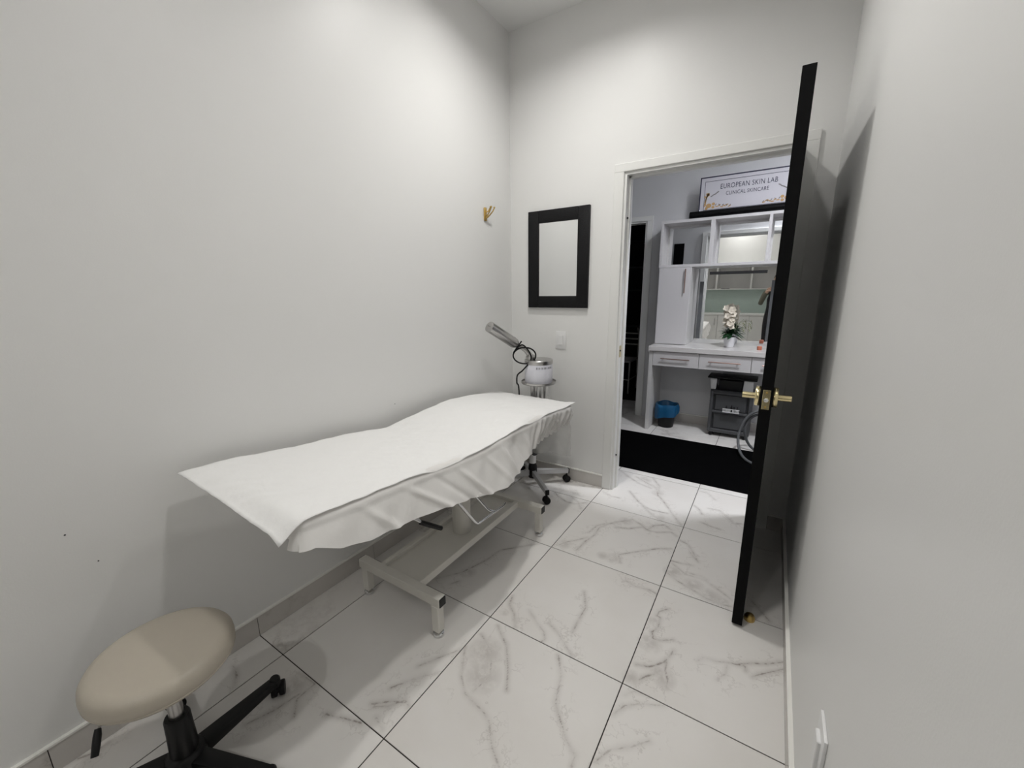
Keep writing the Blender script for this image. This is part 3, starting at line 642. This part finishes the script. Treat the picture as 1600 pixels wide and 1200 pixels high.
ol = thing('wall_outlet', (W, .93, .40), 'white wall outlet low on the right wall', 'outlet')
MB().box(W - .007, W, .890, .972, .398, .520, .002, 2).build('plate', M['white'], ol)
MB().box(W - .014, W - .004, .913, .950, .412, .490, .002, 1).build('socket_face', M['white'], ol)
ds = MB().lathe([(.021, 0), (.022, .004), (.021, .016), (.015, .026), (.006, .030), (.001, .0305)], (1.782, 1.850, 0), 28).build('door_stop', M['goldm'])
tag(ds, 'small brass dome door stop on the floor behind the black door', 'door stop')

# ------------------------------------------------------------------ hall: vanity
vn = thing('vanity_cabinet', (1.45, 4.43, 0), 'pale vanity base with three handled drawers and open knee space', 'cabinet')
MB().box(.700, .736, 4.212, YH - .002, 0, .838, .001, 1).build('side_panel', M['lamg'], vn)
MB().box(2.264, 2.300, 4.212, YH - .002, 0, .838, .001, 1).build('side_panel', M['lamg'], vn)
MB().box(  .736, 2.264, 4.230, YH - .015, .690, .838).build('carcass', M['lamg'], vn, smooth=False)
for k, (xa, xb) in enumerate(((.738, 1.166), (1.170, 1.604), (1.608, 2.040))):
    dr = MB().box(xa, xb, 4.208, 4.230, .688, .833, .0015, 1).build('drawer', M['lam'], vn)
    mx = (xa + xb) / 2; hz = .766
    b = MB(); b.tube([(mx - .135, 4.186, hz), (mx + .135, 4.186, hz)], .005, 10)
    for s in (-1, 1): b.tube([(mx + s * .11, 4.186, hz), (mx + s * .11, 4.210, hz)], .004, 8)
    b.build('handle', M['copper'], dr)
MB().box(2.044, 2.262, 4.208, 4.230, .688, .833, .0015, 1).build('filler_panel', M['lam'], vn)
ct = MB().box(.694, 2.306, 4.190, YH, .838, .885, .002, 1).build('vanity_worktop', M['counter'])
tag(ct, 'pale marble vanity worktop in the hall', 'worktop')
hu = thing('hall_shelf_unit', (1.5, 4.53, .885), 'white tall cabinet and niche unit standing on the vanity worktop', 'cabinet')
CF = 4.400
MB().box(.700, 1.004, CF + .018, YH - .002, .885, 1.650, .001, 1).build('cabinet_body', M['lamg'], hu)
cdr = MB().box(.702, 1.002, CF, CF + .018, .890, 1.648, .0015, 1).build('cabinet_door', M['lam'], hu)
b = MB(); b.tube([(.955, CF - .024, 1.40), (.955, CF - .024, 1.632)], .0055, 10)
for z in (1.42, 1.612): b.tube([(.955, CF - .024, z), (.955, CF + .002, z)], .004, 8)
b.build('handle', M['copper'], cdr)
MB().box(.694, 2.300, CF, YH - .002, 1.650, 1.676, .001, 1).build('shelf_board', M['lam'], hu)
MB().box(.694, 2.300, CF, YH - .002, 2.066, 2.092, .001, 1).build('top_board', M['lam'], hu)
for xa, xb in ((.694, .718), (1.142, 1.178), (1.606, 1.630), (2.05, 2.074), (2.276, 2.300)):
    MB().box(xa, xb, CF, YH - .002, 1.676, 2.066, .001, 1).build('divider', M['lam'], hu)
for xa, xb in ((.718, 1.142), (1.178, 1.606), (1.630, 2.05)):
    MB().box(xa, xb, YH - .034, YH - .026, 1.676, 2.066).build('mirror_pane', M['mirror'], hu, smooth=False)
    b = MB()
    b.box(xa, xb, YH - .044, YH - .034, 2.048, 2.066); b.box(xa, xa + .016, YH - .044, YH - .034, 1.676, 2.048)
    b.build('pane_frame', M['lamg'], hu, smooth=False)
vm = thing('vanity_mirror', (1.5, YH - .01, .885), 'vanity wall mirror with dark light strips above the marble worktop', 'mirror')
mg = MB().box(1.006, 2.268, YH - .018, YH - .008, .886, 1.648).build('mirror_glass', M['mirror'], vm, smooth=False)
for q in ((1.140, 1.634, 1.578, 1.606), (1.058, 1.094, .935, 1.512), (1.680, 1.716, .935, 1.512)):
    MB().box(q[0], q[1], YH - .0195, YH - .0175, q[2], q[3]).build('light_strip', M['strip'], vm, smooth=False)

# banner on top of the unit
def text(s, size, m, parent, loc, width=None, ang=0):
    cu = bpy.data.curves.new('lettering', 'FONT'); cu.body = s; cu.size = size; cu.align_x = 'CENTER'; cu.extrude = .0003; cu.resolution_u = 3; cu.space_character = 1.08
    o = bpy.data.objects.new('tmp', cu); COL.objects.link(o); bpy.context.view_layer.update()
    me = bpy.data.meshes.new_from_object(o.evaluated_get(bpy.context.evaluated_depsgraph_get()))
    xs = [v.co.x for v in me.vertices]; sc = 1 if width is None else width / (max(xs) - min(xs))
    for v in me.vertices: v.co = Vector((v.co.x * sc, -v.co.z, v.co.y))
    bpy.data.objects.remove(o); me.materials.clear(); me.materials.append(m)
    q = bpy.data.objects.new('lettering', me); COL.objects.link(q); q.parent = parent; q.location = Vector(loc) - parent.location; q['kind'] = 'stuff'
    return q
SYB = 4.46; SL, SR, SB, ST_ = 1.012, 1.806, 2.150, 2.452
sg = thing('banner_sign', (1.41, SYB, 2.092), 'white clinic banner with gold flowers on a black base above the hall mirror', 'sign')
bn = MB().box(SL, SR, SYB - .004, SYB + .004, SB - .01, ST_).build('banner_panel', M['signw'], sg, smooth=False)
b = MB(); b.tube([(.940, SYB - .005, 2.127), (1.880, SYB - .005, 2.127)], .033, 20); b.box(.95, 1.87, SYB - .04, SYB + .03, 2.092, 2.108, .003, 1); b.build('base_bar', M['black'], sg)
b = MB()
for q in ((SL, SL + .010, SB, ST_), (SR - .010, SR, SB, ST_), (SL, SR, ST_ - .010, ST_)): b.box(q[0], q[1], SYB - .0060, SYB - .0035, q[2], q[3])
b.build('edge_frame', M['ink'], sg, smooth=False)
b = MB(); iL, iR, iB, iT = SL + .042, SR - .042, SB + .012, ST_ - .040
for q in ((iL, iL + .0035, iB, iT), (iR - .0035, iR, iB, iT), (iL, iR, iT - .0035, iT), (iL, iR, iB, iB + .0035)): b.box(q[0], q[1], SYB - .0052, SYB - .0038, q[2], q[3])
b.build('border_line', M['ink'], sg, smooth=False)
TXC = 1.408
text('EUROPEAN SKIN LAB', .06, M['ink'], sg, (TXC, SYB - .0050, 2.336), .445)
text('CLINICAL SKINCARE', .045, M['ink'], sg, (TXC - .005, SYB - .0050, 2.279), .335)
def print_dots(name, m, pts):
    b = MB()
    for x, z, rx, rz, a in pts:
        ca, sa = math.cos(a), math.sin(a)
        ring = [(x + rx * math.cos(t) * ca - rz * math.sin(t) * sa, SYB - .0046, z + rx * math.cos(t) * sa + rz * math.sin(t) * ca) for t in [2 * PI * k / 10 for k in range(10)]]
        b.poly(ring, (0, -.0006, 0))
    return b.build(name, m, sg, smooth=False)
for s in (-1, 1):
    gx = lambda d: TXC + s * (.350 - d)
    arc = [(gx(.008 + .030 * (1 - math.cos(t))), 2.205 + .095 * math.sin(t)) for t in np.linspace(0, 1.5, 10)]
    print_dots('gold_flowers', M['inkgold'], [(gx(.040), 2.200, .024, .020, 0), (gx(.022), 2.178, .013, .013, 0), (gx(.078), 2.184, .013, .012, 0), (gx(.080), 2.212, .014, .013, 0)] + [(x, z, .014, .006, s * (2.2 - .1 * k)) for k, (x, z) in enumerate(arc)] + [(gx(.020), 2.302, .010, .010, 0), (gx(.004), 2.280, .009, .009, 0)] + [(gx(.110 + .021 * k), 2.188 + .008 * math.sin(k * 2.1), .014, .005, .5 * math.sin(k * 1.7)) for k in range(6)])
    print_dots('grey_leaves', M['inkgrey'], [(gx(.060 + .016 * k), 2.282 + .009 * k + .005 * math.sin(3 * k), .014, .005, -s * .5) for k in range(4)] + [(gx(.10 + .03 * k), 2.204 - .004 * k, .011, .004, .9 * (-1) ** k) for k in range(5)])

# flowers on the worktop
PXc, PYc = 1.392, 4.455
fp = thing('flower_pot', (PXc, PYc, .885), 'ivory flowers over dark green leaves in a small white pot', 'plant')
pt_ = MB().lathe([(.036, 0), (.040, .004), (.054, .094), (.056, .100), (.052, .100), (.046, .085), (.002, .084)], (PXc, PYc, .885), 36).build('pot', M['pot'], fp)
rnd = random.Random(3)
def leaf(c, az, el, L_, w_):
    d = Vector((math.cos(az) * math.cos(el), math.sin(az) * math.cos(el), math.sin(el))); s = d.cross(Vector((0, 0, 1))).normalized(); u = s.cross(d)
    rows = []
    for k in range(6):
        t = k / 5; ww = w_ * math.sin(PI * min(.97, t * .88 + .1)); p = Vector(c) + d * L_ * t - Vector((0, 0, 1)) * (L_ * .35 * t * t)
        rows.append([p - s * ww + u * ww * .25, p, p + s * ww + u * ww * .25])
    return rows
for k in range(46):
    az = k * 2.399; el = rnd.uniform(-.15, 1.05)
    b = MB(); b.grid(leaf((PXc, PYc, .985 + rnd.uniform(0, .05)), az, el, rnd.uniform(.095, .14), .0185)); b.build('leaf', M['leaf'], fp)
for k in range(13):
    a = k * 2.4; q = .010 + .034 * ((k * 7) % 5) / 4; c = Vector((PXc - .008 + math.cos(a) * q, PYc - .045 + math.sin(a) * q * .5, 1.085 + .0145 * k))
    nn = Vector((.5 * math.cos(a), -1, .45)).normalized(); t1_ = nn.cross(Vector((0, 0, 1))).normalized(); t2_ = t1_.cross(nn); b = MB()
    for j in range(5):
        az = j * 2 * PI / 5 + k; d = t1_ * math.cos(az) + t2_ * math.sin(az); sd_ = nn.cross(d)
        b.grid([[c + d * (.032 * t) + nn * (.010 * t * t) + sd_ * (w_ * .017 * math.sin(PI * min(.95, t * .8 + .12))) + nn * (abs(w_) * .004) for w_ in (-1, -.5, 0, .5, 1)] for t in (0, .2, .4, .6, .8, 1)])
    b.ball(c + nn * .004, .006, sub=1); b.build('flower', M['petal'], fp)
b = MB(); b.tube([(PXc, PYc, .97), (PXc, PYc - .01, 1.1), (PXc - .01, PYc - .02, 1.27)], .003, 6); b.build('stem', M['stemg'], fp)
for sx in (0, 1):
    b = MB(); x_ = PXc + .10 + .05 * sx
    b.tube([(PXc + .02, PYc, .98), (PXc + .05, PYc + .01, 1.10), (x_ - .02, PYc + .02, 1.13 - .01 * sx), (x_ + .01, PYc + .02, 1.09), (x_ + .012, PYc + .02, 1.03)], .0018, 6)
    for j in range(5): b.ball((x_ + .006 * math.sin(j * 2), PYc + .02, 1.115 - .017 * j), .0055, sz=1.5, sub=1)
    b.build('drooping_sprig', M['stemg'], fp)
b = MB(); b.lathe([(.018, 0), (.020, .003), (.020, .030), (.016, .034), (.003, .036)], (1.650, 4.36, .885), 20)
tag(b.build('cosmetic_jar', M['red']), 'small orange jar on the vanity worktop', 'jar')

# waste bin with blue liner
bx_, by_ = .868, 4.425
wb = thing('waste_bin', (bx_, by_, 0), 'black waste bin with a blue plastic liner under the vanity', 'bin')
MB().lathe([(.072, 0), (.076, .004), (.100, .235), (.103, .240), (.099, .240), (.072, .010), (.002, .009)], (bx_, by_, 0), 32).build('bin_body', M['blackp'], wb)
rows = []
for k in range(41):
    a = 2 * PI * k / 40; q = 1 + .035 * math.sin(a * 5) + .025 * math.sin(a * 9 + 1); lowz = .135 - .035 * math.cos(a + 2.4) + .012 * math.sin(3 * a)
    rows.append([Vector((bx_ + math.cos(a) * r * (q if i > 1 else 1), by_ + math.sin(a) * r * (q if i > 1 else 1), z)) for i, (r, z) in enumerate(((.085, .12), (.098, .246), (.110, .254 + .006 * math.sin(4 * a)), (.122, .225), (.124, .185), (.121, lowz)))])
b = MB(); b.grid(rows); bmesh.ops.remove_doubles(b.bm, verts=b.bm.verts[:], dist=1e-5); b.build('liner', M['blue'], wb, ang=80)

# utility cart under the vanity
uc_ = thing('utility_cart', (1.46, 4.47, 0), 'grey plastic utility cart with white side bins under the vanity', 'cart')
CX0, CX1, CY0, CY1 = 1.300, 1.632, 4.345, 4.600
for x in (CX0 + .02, CX1 - .02):
    for y in (CY0 + .02, CY1 - .02): caster(uc_, x, y, .019, x + y, .05)
MB().box(CX0 - .018, CX0 + .012, CY0, CY1, .040, .470, .006, 2).build('side_frame', M['grey'], uc_)
MB().box(CX1 - .012, CX1 + .018, CY0, CY1, .040, .470, .006, 2).build('side_frame', M['grey'], uc_)
MB().box(CX0 + .012, CX1 - .012, CY0 + .03, CY1, .045, .445).build('body', M['greyd'], uc_, smooth=False)
for z0, z1 in ((.040, .075), (.240, .262), (.430, .455)): MB().box(CX0 + .01, CX1 - .01, CY0, CY0 + .035, z0, z1, .003, 1).build('front_rail', M['grey'], uc_)
for z0, z1 in ((.082, .236), (.268, .425)): MB().box(CX0 + .03, CX1 - .03, CY0 + .016, CY0 + .034, z0, z1, .004, 1).build('drawer_front', M['grey'], uc_)
MB().box(CX0 - .018, CX1 + .018, CY0 - .004, CY1, .455, .470, .004, 1).build('top_shelf', M['greyd'], uc_)
for xa, xb in ((1.268, 1.330), (1.560, 1.640)):
    b = MB(); b.box(xa, xb, CY0 + .01, CY1 - .06, .472, .585, .01, 2)
    for v in b.bm.verts:
        if v.co.z < .5: v.co.x += (.012 if xa < 1.4 else -.006) * (1 if v.co.x < (xa + xb) / 2 else -.4)
    b.build('side_bin', M['white'], uc_)
MB().box(1.345, 1.552, CY0 + .02, CY1 - .04, .470, .572, .01, 2).build('black_tool_case', M['blackp'], uc_)
b = MB(); b.box(1.245, 1.668, CY0 - .01, CY1 - .03, .586, .602, .007, 2); b.build('top_tray', M['blackp'], uc_)
lb = thing('bottle_rack', (1.475, CY0 - .015, .262), 'small white slotted rack of dark bottles on the grey cart front', 'rack')
MB().box(1.405, 1.550, CY0 - .030, CY0 - .001, .262, .266).build('tray', M['white'], lb, smooth=False)
for k in range(14):
    if k == 7: continue
    x = 1.408 + .0103 * k; MB().box(x, x + .005, CY0 - .030, CY0 - .027, .262, .300).build('slat', M['white'], lb, smooth=False)
for z in (.266, .296): MB().box(1.405, 1.550, CY0 - .0305, CY0 - .0265, z, z + .006).build('rail', M['white'], lb, smooth=False)
for x, h in ((1.435, .062), (1.480, .070), (1.502, .056), (1.528, .060)): MB().lathe([(.008, 0), (.009, .004), (.009, h * .7), (.004, h * .8), (.005, h), (.002, h)], (x, CY0 - .013, .266), 12).build('bottle', M['blackp'], lb)

# grey hose looping beside the cart, black rug
b = MB()
b.tube(spl([(1.86, 4.10, .30), (1.78, 4.09, .37), (1.692, 4.07, .375), (1.617, 4.05, .30), (1.578, 4.01, .155), (1.600, 3.92, .05), (1.665, 3.77, .0215), (1.80, 3.66, .0215), (1.95, 3.70, .0215), (2.02, 3.88, .0215), (1.93, 4.03, .035), (1.80, 4.085, .02), (1.712, 4.09, .014), (1.648, 4.08, .085), (1.618, 4.07, .20), (1.66, 4.09, .31), (1.74, 4.10, .345), (1.84, 4.12, .30), (1.90, 4.14, .12), (1.92, 4.15, .013)]), .0115, 12)
tag(b.build('vacuum_hose', M['hose']), 'grey flexible hose coiled on the hall floor beside the black rug', 'hose')
b = MB(); b.box(-.9, 2.5, 3.140, 4.055, .0, .007, .003, 1)
tag(b.build('hall_rug', M['rug']), 'long black rug lying in the hall', 'rug')
b = MB(); b.box(.420, .556, YB + WT, YB + WT + .015, 1.74, 2.072, .002, 1)
tag(b.build('dark_wall_panel', M['black']), 'small black framed panel on the hall wall', 'picture')

# dark store room: metal chair and shelf
ch = thing('metal_chair', (-.10, 5.75, 0), 'pale metal chair standing in the dark room beyond the hall', 'chair')
cxa, cxb, cyf, cyb = -.26, .10, 5.62, 6.00
for x in (cxa, cxb):
    MB().tube([(x, cyb + .03, .003), (x, cyb, .45), (x, cyb + .02, .80), (x + (.03 if x < 0 else -.03), cyb + .04, .90)], .012, 10).build('back_leg', M['chairw'], ch)
    MB().tube([(x, cyf - .02, .003), (x, cyf, .45)], .012, 10).build('leg', M['chairw'], ch)
    MB().tube([(x, cyf - .008, .2), (x, cyb + .012, .2)], .009, 8).build('stretcher', M['chairw'], ch)
for z in (.66, .74, .82): MB().tube([(cxa, cyb + .01, z), (cxb, cyb + .01, z)], .012, 8).build('back_slat', M['chairw'], ch)
MB().box(cxa - .01, cxb + .01, cyf - .02, cyb, .445, .475, .008, 2).build('seat', M['chairw'], ch)
MB().tube([(cxa, cyf - .008, .2), (cxb, cyf - .008, .2)], .009, 8).build('stretcher', M['chairw'], ch)
sh = thing('dark_shelf', (-.05, 6.85, 0), 'dark shelving at the back of the unlit store room', 'shelf')
for x in (-.6, .5): MB().box(x, x + .03, 6.70, 6.99, 0, 2.2).build('upright', M['greyd'], sh, smooth=False)
for z in (.3, .85, 1.42, 1.78, 2.17): MB().box(-.57, .5, 6.70, 6.99, z, z + .025).build('shelf_board', M['greyd'], sh, smooth=False)

# ------------------------------------------------------------------ rear end of the room (seen in the hall mirror)
CFY = -1.30
for k in range(3):
    xa, xb = .006 + .636 * k, .006 + .636 * k + .634
    cb = thing('base_cabinet', ((xa + xb) / 2, -1.6, 0), ('white base cabinet in the corner by the left wall', 'white middle base cabinet of the counter run', 'white base cabinet in the corner by the right wall')[k], 'cabinet')
    MB().box(xa, xb, -1.89, CFY - .02, .0, .855).build('carcass', M['lamg'], cb, smooth=False)
    dd = MB().box(xa + .002, xb - .002, CFY - .02, CFY, .09, .852, .002, 1).build('cabinet_door', M['trim'], cb)
    b = MB(); b.tube([(xb - .06, CFY + .02, .62), (xb - .06, CFY + .02, .78)], .005, 10)
    for z in (.64, .76): b.tube([(xb - .06, CFY + .02, z), (xb - .06, CFY - .002, z)], .004, 8)
    b.build('handle', M['steel'], dd)
tag(MB().box(.002, W - .002, -1.895, CFY + .02, .855, .895, .002, 1).build('counter_top', M['trim']), 'white counter top along the rear wall', 'worktop')
tag(MB().box(.004, W - .004, YR + .001, YR + .009, .895, 1.428).build('backsplash', M['green'], smooth=False), 'pale green glass backsplash between counter and wall shelf', 'backsplash')
ws = thing('wall_shelf', (.96, -1.75, 1.428), 'white open wall shelf with tall bays above the rear counter', 'shelf')
MB().box(.004, W - .004, YR, -1.57, 1.428, 1.448).build('bottom_board', M['trim'], ws, smooth=False)
MB().box(.004, W - .004, YR, -1.57, 1.95, 1.97).build('top_board', M['trim'], ws, smooth=False)
MB().box(.004, W - .004, YR, YR + .008, 1.448, 1.95).build('back_panel', M['lamg'], ws, smooth=False)
for x in (.004, .500, 1.205, W - .024): MB().box(x, x + .03 if x < 1.8 else x + .02, YR + .008, -1.57, 1.448, 1.95).build('divider', M['trim'], ws, smooth=False)
bo = MB().box(.62, .79, -1.70, -1.585, 1.448, 1.462, .004, 2).build('soap_tray', M['greyd'])
tag(bo, 'thin dark tray on the bottom board of the white wall shelf', 'tray')

# ------------------------------------------------------------------ person taking the photo (seen in the hall mirror)
def skin_mesh(verts, edges, radii, root=0, sub=2):
    me = bpy.data.meshes.new('tmp'); me.from_pydata([tuple(v) for v in verts], edges, [])
    o = bpy.data.objects.new('tmp', me); COL.objects.link(o)
    o.modifiers.new('skin', 'SKIN')
    if not me.skin_vertices:
        bm_ = bmesh.new(); bm_.from_mesh(me); bm_.verts.layers.skin.verify(); bm_.to_mesh(me); bm_.free()
    for i, r in enumerate(radii):
        sv = me.skin_vertices[0].data[i]; sv.radius = r if isinstance(r, tuple) else (r, r); sv.use_root = (i == root)
    sd_ = o.modifiers.new('sub', 'SUBSURF'); sd_.levels = sub; sd_.render_levels = sub
    bpy.context.view_layer.update()
    out = bpy.data.meshes.new_from_object(o.evaluated_get(bpy.context.evaluated_depsgraph_get()))
    bpy.data.objects.remove(o); return out
QX, QY = 1.712, -.46
V = []; E_ = []; Rr = []
def add(p, r, link=None):
    V.append(Vector(p)); Rr.append(r)
    if link is not None: E_.append((link, len(V) - 1))
    return len(V) - 1
pel = add((QX, QY, .93), (.150, .105)); wst = add((QX, QY, 1.08), (.130, .095), pel); chs = add((QX, QY, 1.25), (.155, .105), wst); nek0 = add((QX, QY - .01, 1.40), (.085, .065), chs); nek = add((QX, QY, 1.47), .052, nek0); hd = add((QX + .02, QY + .01, 1.54), .055, nek)
for s in (-1, 1):
    hip = add((QX + s * .085, QY, .86), (.088, .09), pel); kn = add((QX + s * .10, QY + .015, .48), .058, hip); an = add((QX + s * .10, QY - .01, .09), .040, kn); add((QX + s * .105, QY + .06, .04), (.042, .036), an); add((QX + s * .11, QY + .14, .032), (.038, .028), len(V) - 1)
# left arm raised to the phone, right arm hanging
sl = add((QX - .17, QY, 1.365), .058, nek0); el = add((1.475, -.27, 1.135), .044, sl); fa_ = add((1.515, -.21, 1.25), .038, el)
FWD, RGT, UPV = Vector(AX[2]), Vector(AX[0]), Vector(AX[1])
wl = add(Vector(CAM) - RGT * .205 - UPV * .072 - FWD * .004, .026, fa_)
sr = add((QX + .140, QY, 1.365), .050, nek0); er_ = add((1.862, QY + .03, 1.10), .040, sr); wr = add((1.850, QY + .14, .88), .027, er_)
def hand(wrist, dirv, side, curl, palm_up):
    d = Vector(dirv).normalized(); s = Vector(side).normalized(); n = d.cross(s).normalized() * palm_up
    w0 = V[wrist]; pc = add(w0 + d * .045, (.034, .016), wrist); pk = add(w0 + d * .080, (.036, .014), pc)
    for k, (off, L_) in enumerate(((-.027, .062), (-.009, .070), (.009, .066), (.027, .052))):
        a = pk; p = w0 + d * .085 + s * off; i0 = add(p, .0085, a); q = p
        dd = d.copy()
        for j, f in enumerate((.45, .32, .23)):
            dd = (dd + n * curl).normalized(); q = q + dd * L_ * f; i0 = add(q, .0082 - .0008 * j, i0)
    t0 = add(w0 + d * .028 - s * .030, .0105, pc); t1 = add(w0 + d * .058 - s * .046 + n * .014, .0095, t0); add(w0 + d * .092 - s * .044 + n * .027, .0082, t1)
hand(wl, (RGT * .78 + UPV * .62), (RGT * .62 - UPV * .78), .05, -1)
hand(wr, (0, .15, -1), (0, 1, 0), .22, -1)
body = skin_mesh(V, E_, Rr)
bm = bmesh.new(); bm.from_mesh(body)
# head with face, joined to the neck
hc = Vector((QX + .03, QY + .035, 1.615)); q = bmesh.ops.create_uvsphere(bm, u_segments=72, v_segments=56, radius=1)
for v in q['verts']:
    c = v.co.copy(); f = c.y
    x, y, z = c.x * .076, c.y * .098, c.z * .118
    if c.z < -.2: x *= 1 - .25 * (-.2 - c.z); y *= 1 - .10 * (-.2 - c.z)
    if f > .6:
        y += .026 * math.exp(-((c.x * .076) / (.009 + .05 * max(0, .012 - z) * .12)) ** 2 - ((z + .020) / .020) ** 2)            # nose
        for s in (-1, 1): y -= .008 * math.exp(-((x - s * .030) / .014) ** 2 - ((z - .012) / .012) ** 2)   # eye sockets
        y += .006 * math.exp(-((x) / .022) ** 2 - ((z + .058) / .008) ** 2)                     # lips
        y += .008 * math.exp(-((x) / .020) ** 2 - ((z + .098) / .016) ** 2)                     # chin
    v.co = hc + Vector((x, y, z))
for s in (-1, 1):
    q = bmesh.ops.create_icosphere(bm, subdivisions=2, radius=1)
    for v in q['verts']: v.co = hc + Vector((s * .077 + v.co.x * .008, -.005 + v.co.y * .018, .0 + v.co.z * .031))
for v in bm.verts: v.co -= Vector((QX, QY, 0))
me = bpy.data.meshes.new('person'); bm.to_mesh(me); bm.free()
for k in ('skin', 'sweater', 'cloth', 'shoe'): me.materials.append(M[k])
for p_ in me.polygons:
    p_.use_smooth = True; c = p_.center + Vector((QX, QY, 0))
    def sg(i, j):
        t = max(0, min(1, (c - V[i]).dot(V[j] - V[i]) / (V[j] - V[i]).length_squared)); return (c - (V[i] + (V[j] - V[i]) * t)).length
    arm = min(sg(sl, el), sg(el, fa_), sg(fa_, wl), sg(sr, er_), sg(er_, wr))
    if c.z < .075: k = 3
    elif c.z > 1.445 and abs(c.x - QX) < .135: k = 0
    elif (c - V[wl]).length < .22 and (c - V[wl]).dot(V[wl] - V[fa_]) > 0: k = 0
    elif (c - V[wr]).length < .22 and (c - V[wr]).dot(V[wr] - V[er_]) > 0 and sg(er_, wr) < .2 and c.x > QX + .09: k = 0
    elif arm < .072 and abs(c.x - QX) > .105: k = 1
    else: k = 2
    p_.material_index = k
pe = bpy.data.objects.new('person', me); COL.objects.link(pe); pe.location = (QX, QY, 0)
tag(pe, 'person in olive sleeves and dark vest holding up a phone', 'person')
b = MB()
q = bmesh.ops.create_uvsphere(b.bm, u_segments=32, v_segments=24, radius=1)
kill = []
for v in q['verts']:
    c = v.co.copy()
    if c.y > .35 and c.z < .55 or c.z < -.45 or (c.y > .0 and c.z < .1): kill.append(v)
    v.co = hc + Vector((c.x * .086, c.y * .108 - .004, c.z * .126 + .004))
bmesh.ops.delete(b.bm, geom=kill, context='VERTS')
ho = b.build('hair', M['hair'], pe, ang=80); sm = ho.modifiers.new('thickness', 'SOLIDIFY'); sm.thickness = .01
for s in (-1, 1):
    ey = MB().ball(hc + Vector((s * .030, .0745, .012)), .0115).build('eye', M['eye'], pe)
    MB().ball(hc + Vector((s * .030, .0825, .012)), .0052, sy=.8).build('iris', M['hair'], ey)
    MB().tube([hc + Vector((s * .017, .0925, .031)), hc + Vector((s * .030, .0905, .035)), hc + Vector((s * .045, .0790, .031))], .0028, 8).build('eyebrow', M['hair'], pe)
MB().tube([hc + Vector((-.022, .0815, -.058)), hc + Vector((-.010, .0915, -.056)), hc + Vector((0, .0935, -.0565)), hc + Vector((.010, .0915, -.056)), hc + Vector((.022, .0815, -.058))], [.002, .0042, .0045, .0042, .002], 8).build('lips', M['lip'], pe)
b = MB(); b.box(-.078, .078, -.0375, .0375, -.004, .004, .0035, 2)
rm = Matrix((RGT, UPV, -FWD)).transposed()
pc_ = Vector(CAM) - FWD * .018 - RGT * .052 - UPV * .012
for v in b.bm.verts: v.co = pc_ + rm @ v.co
tag(b.build('smartphone', M['blackp']), 'black smartphone held sideways in a raised hand', 'phone')
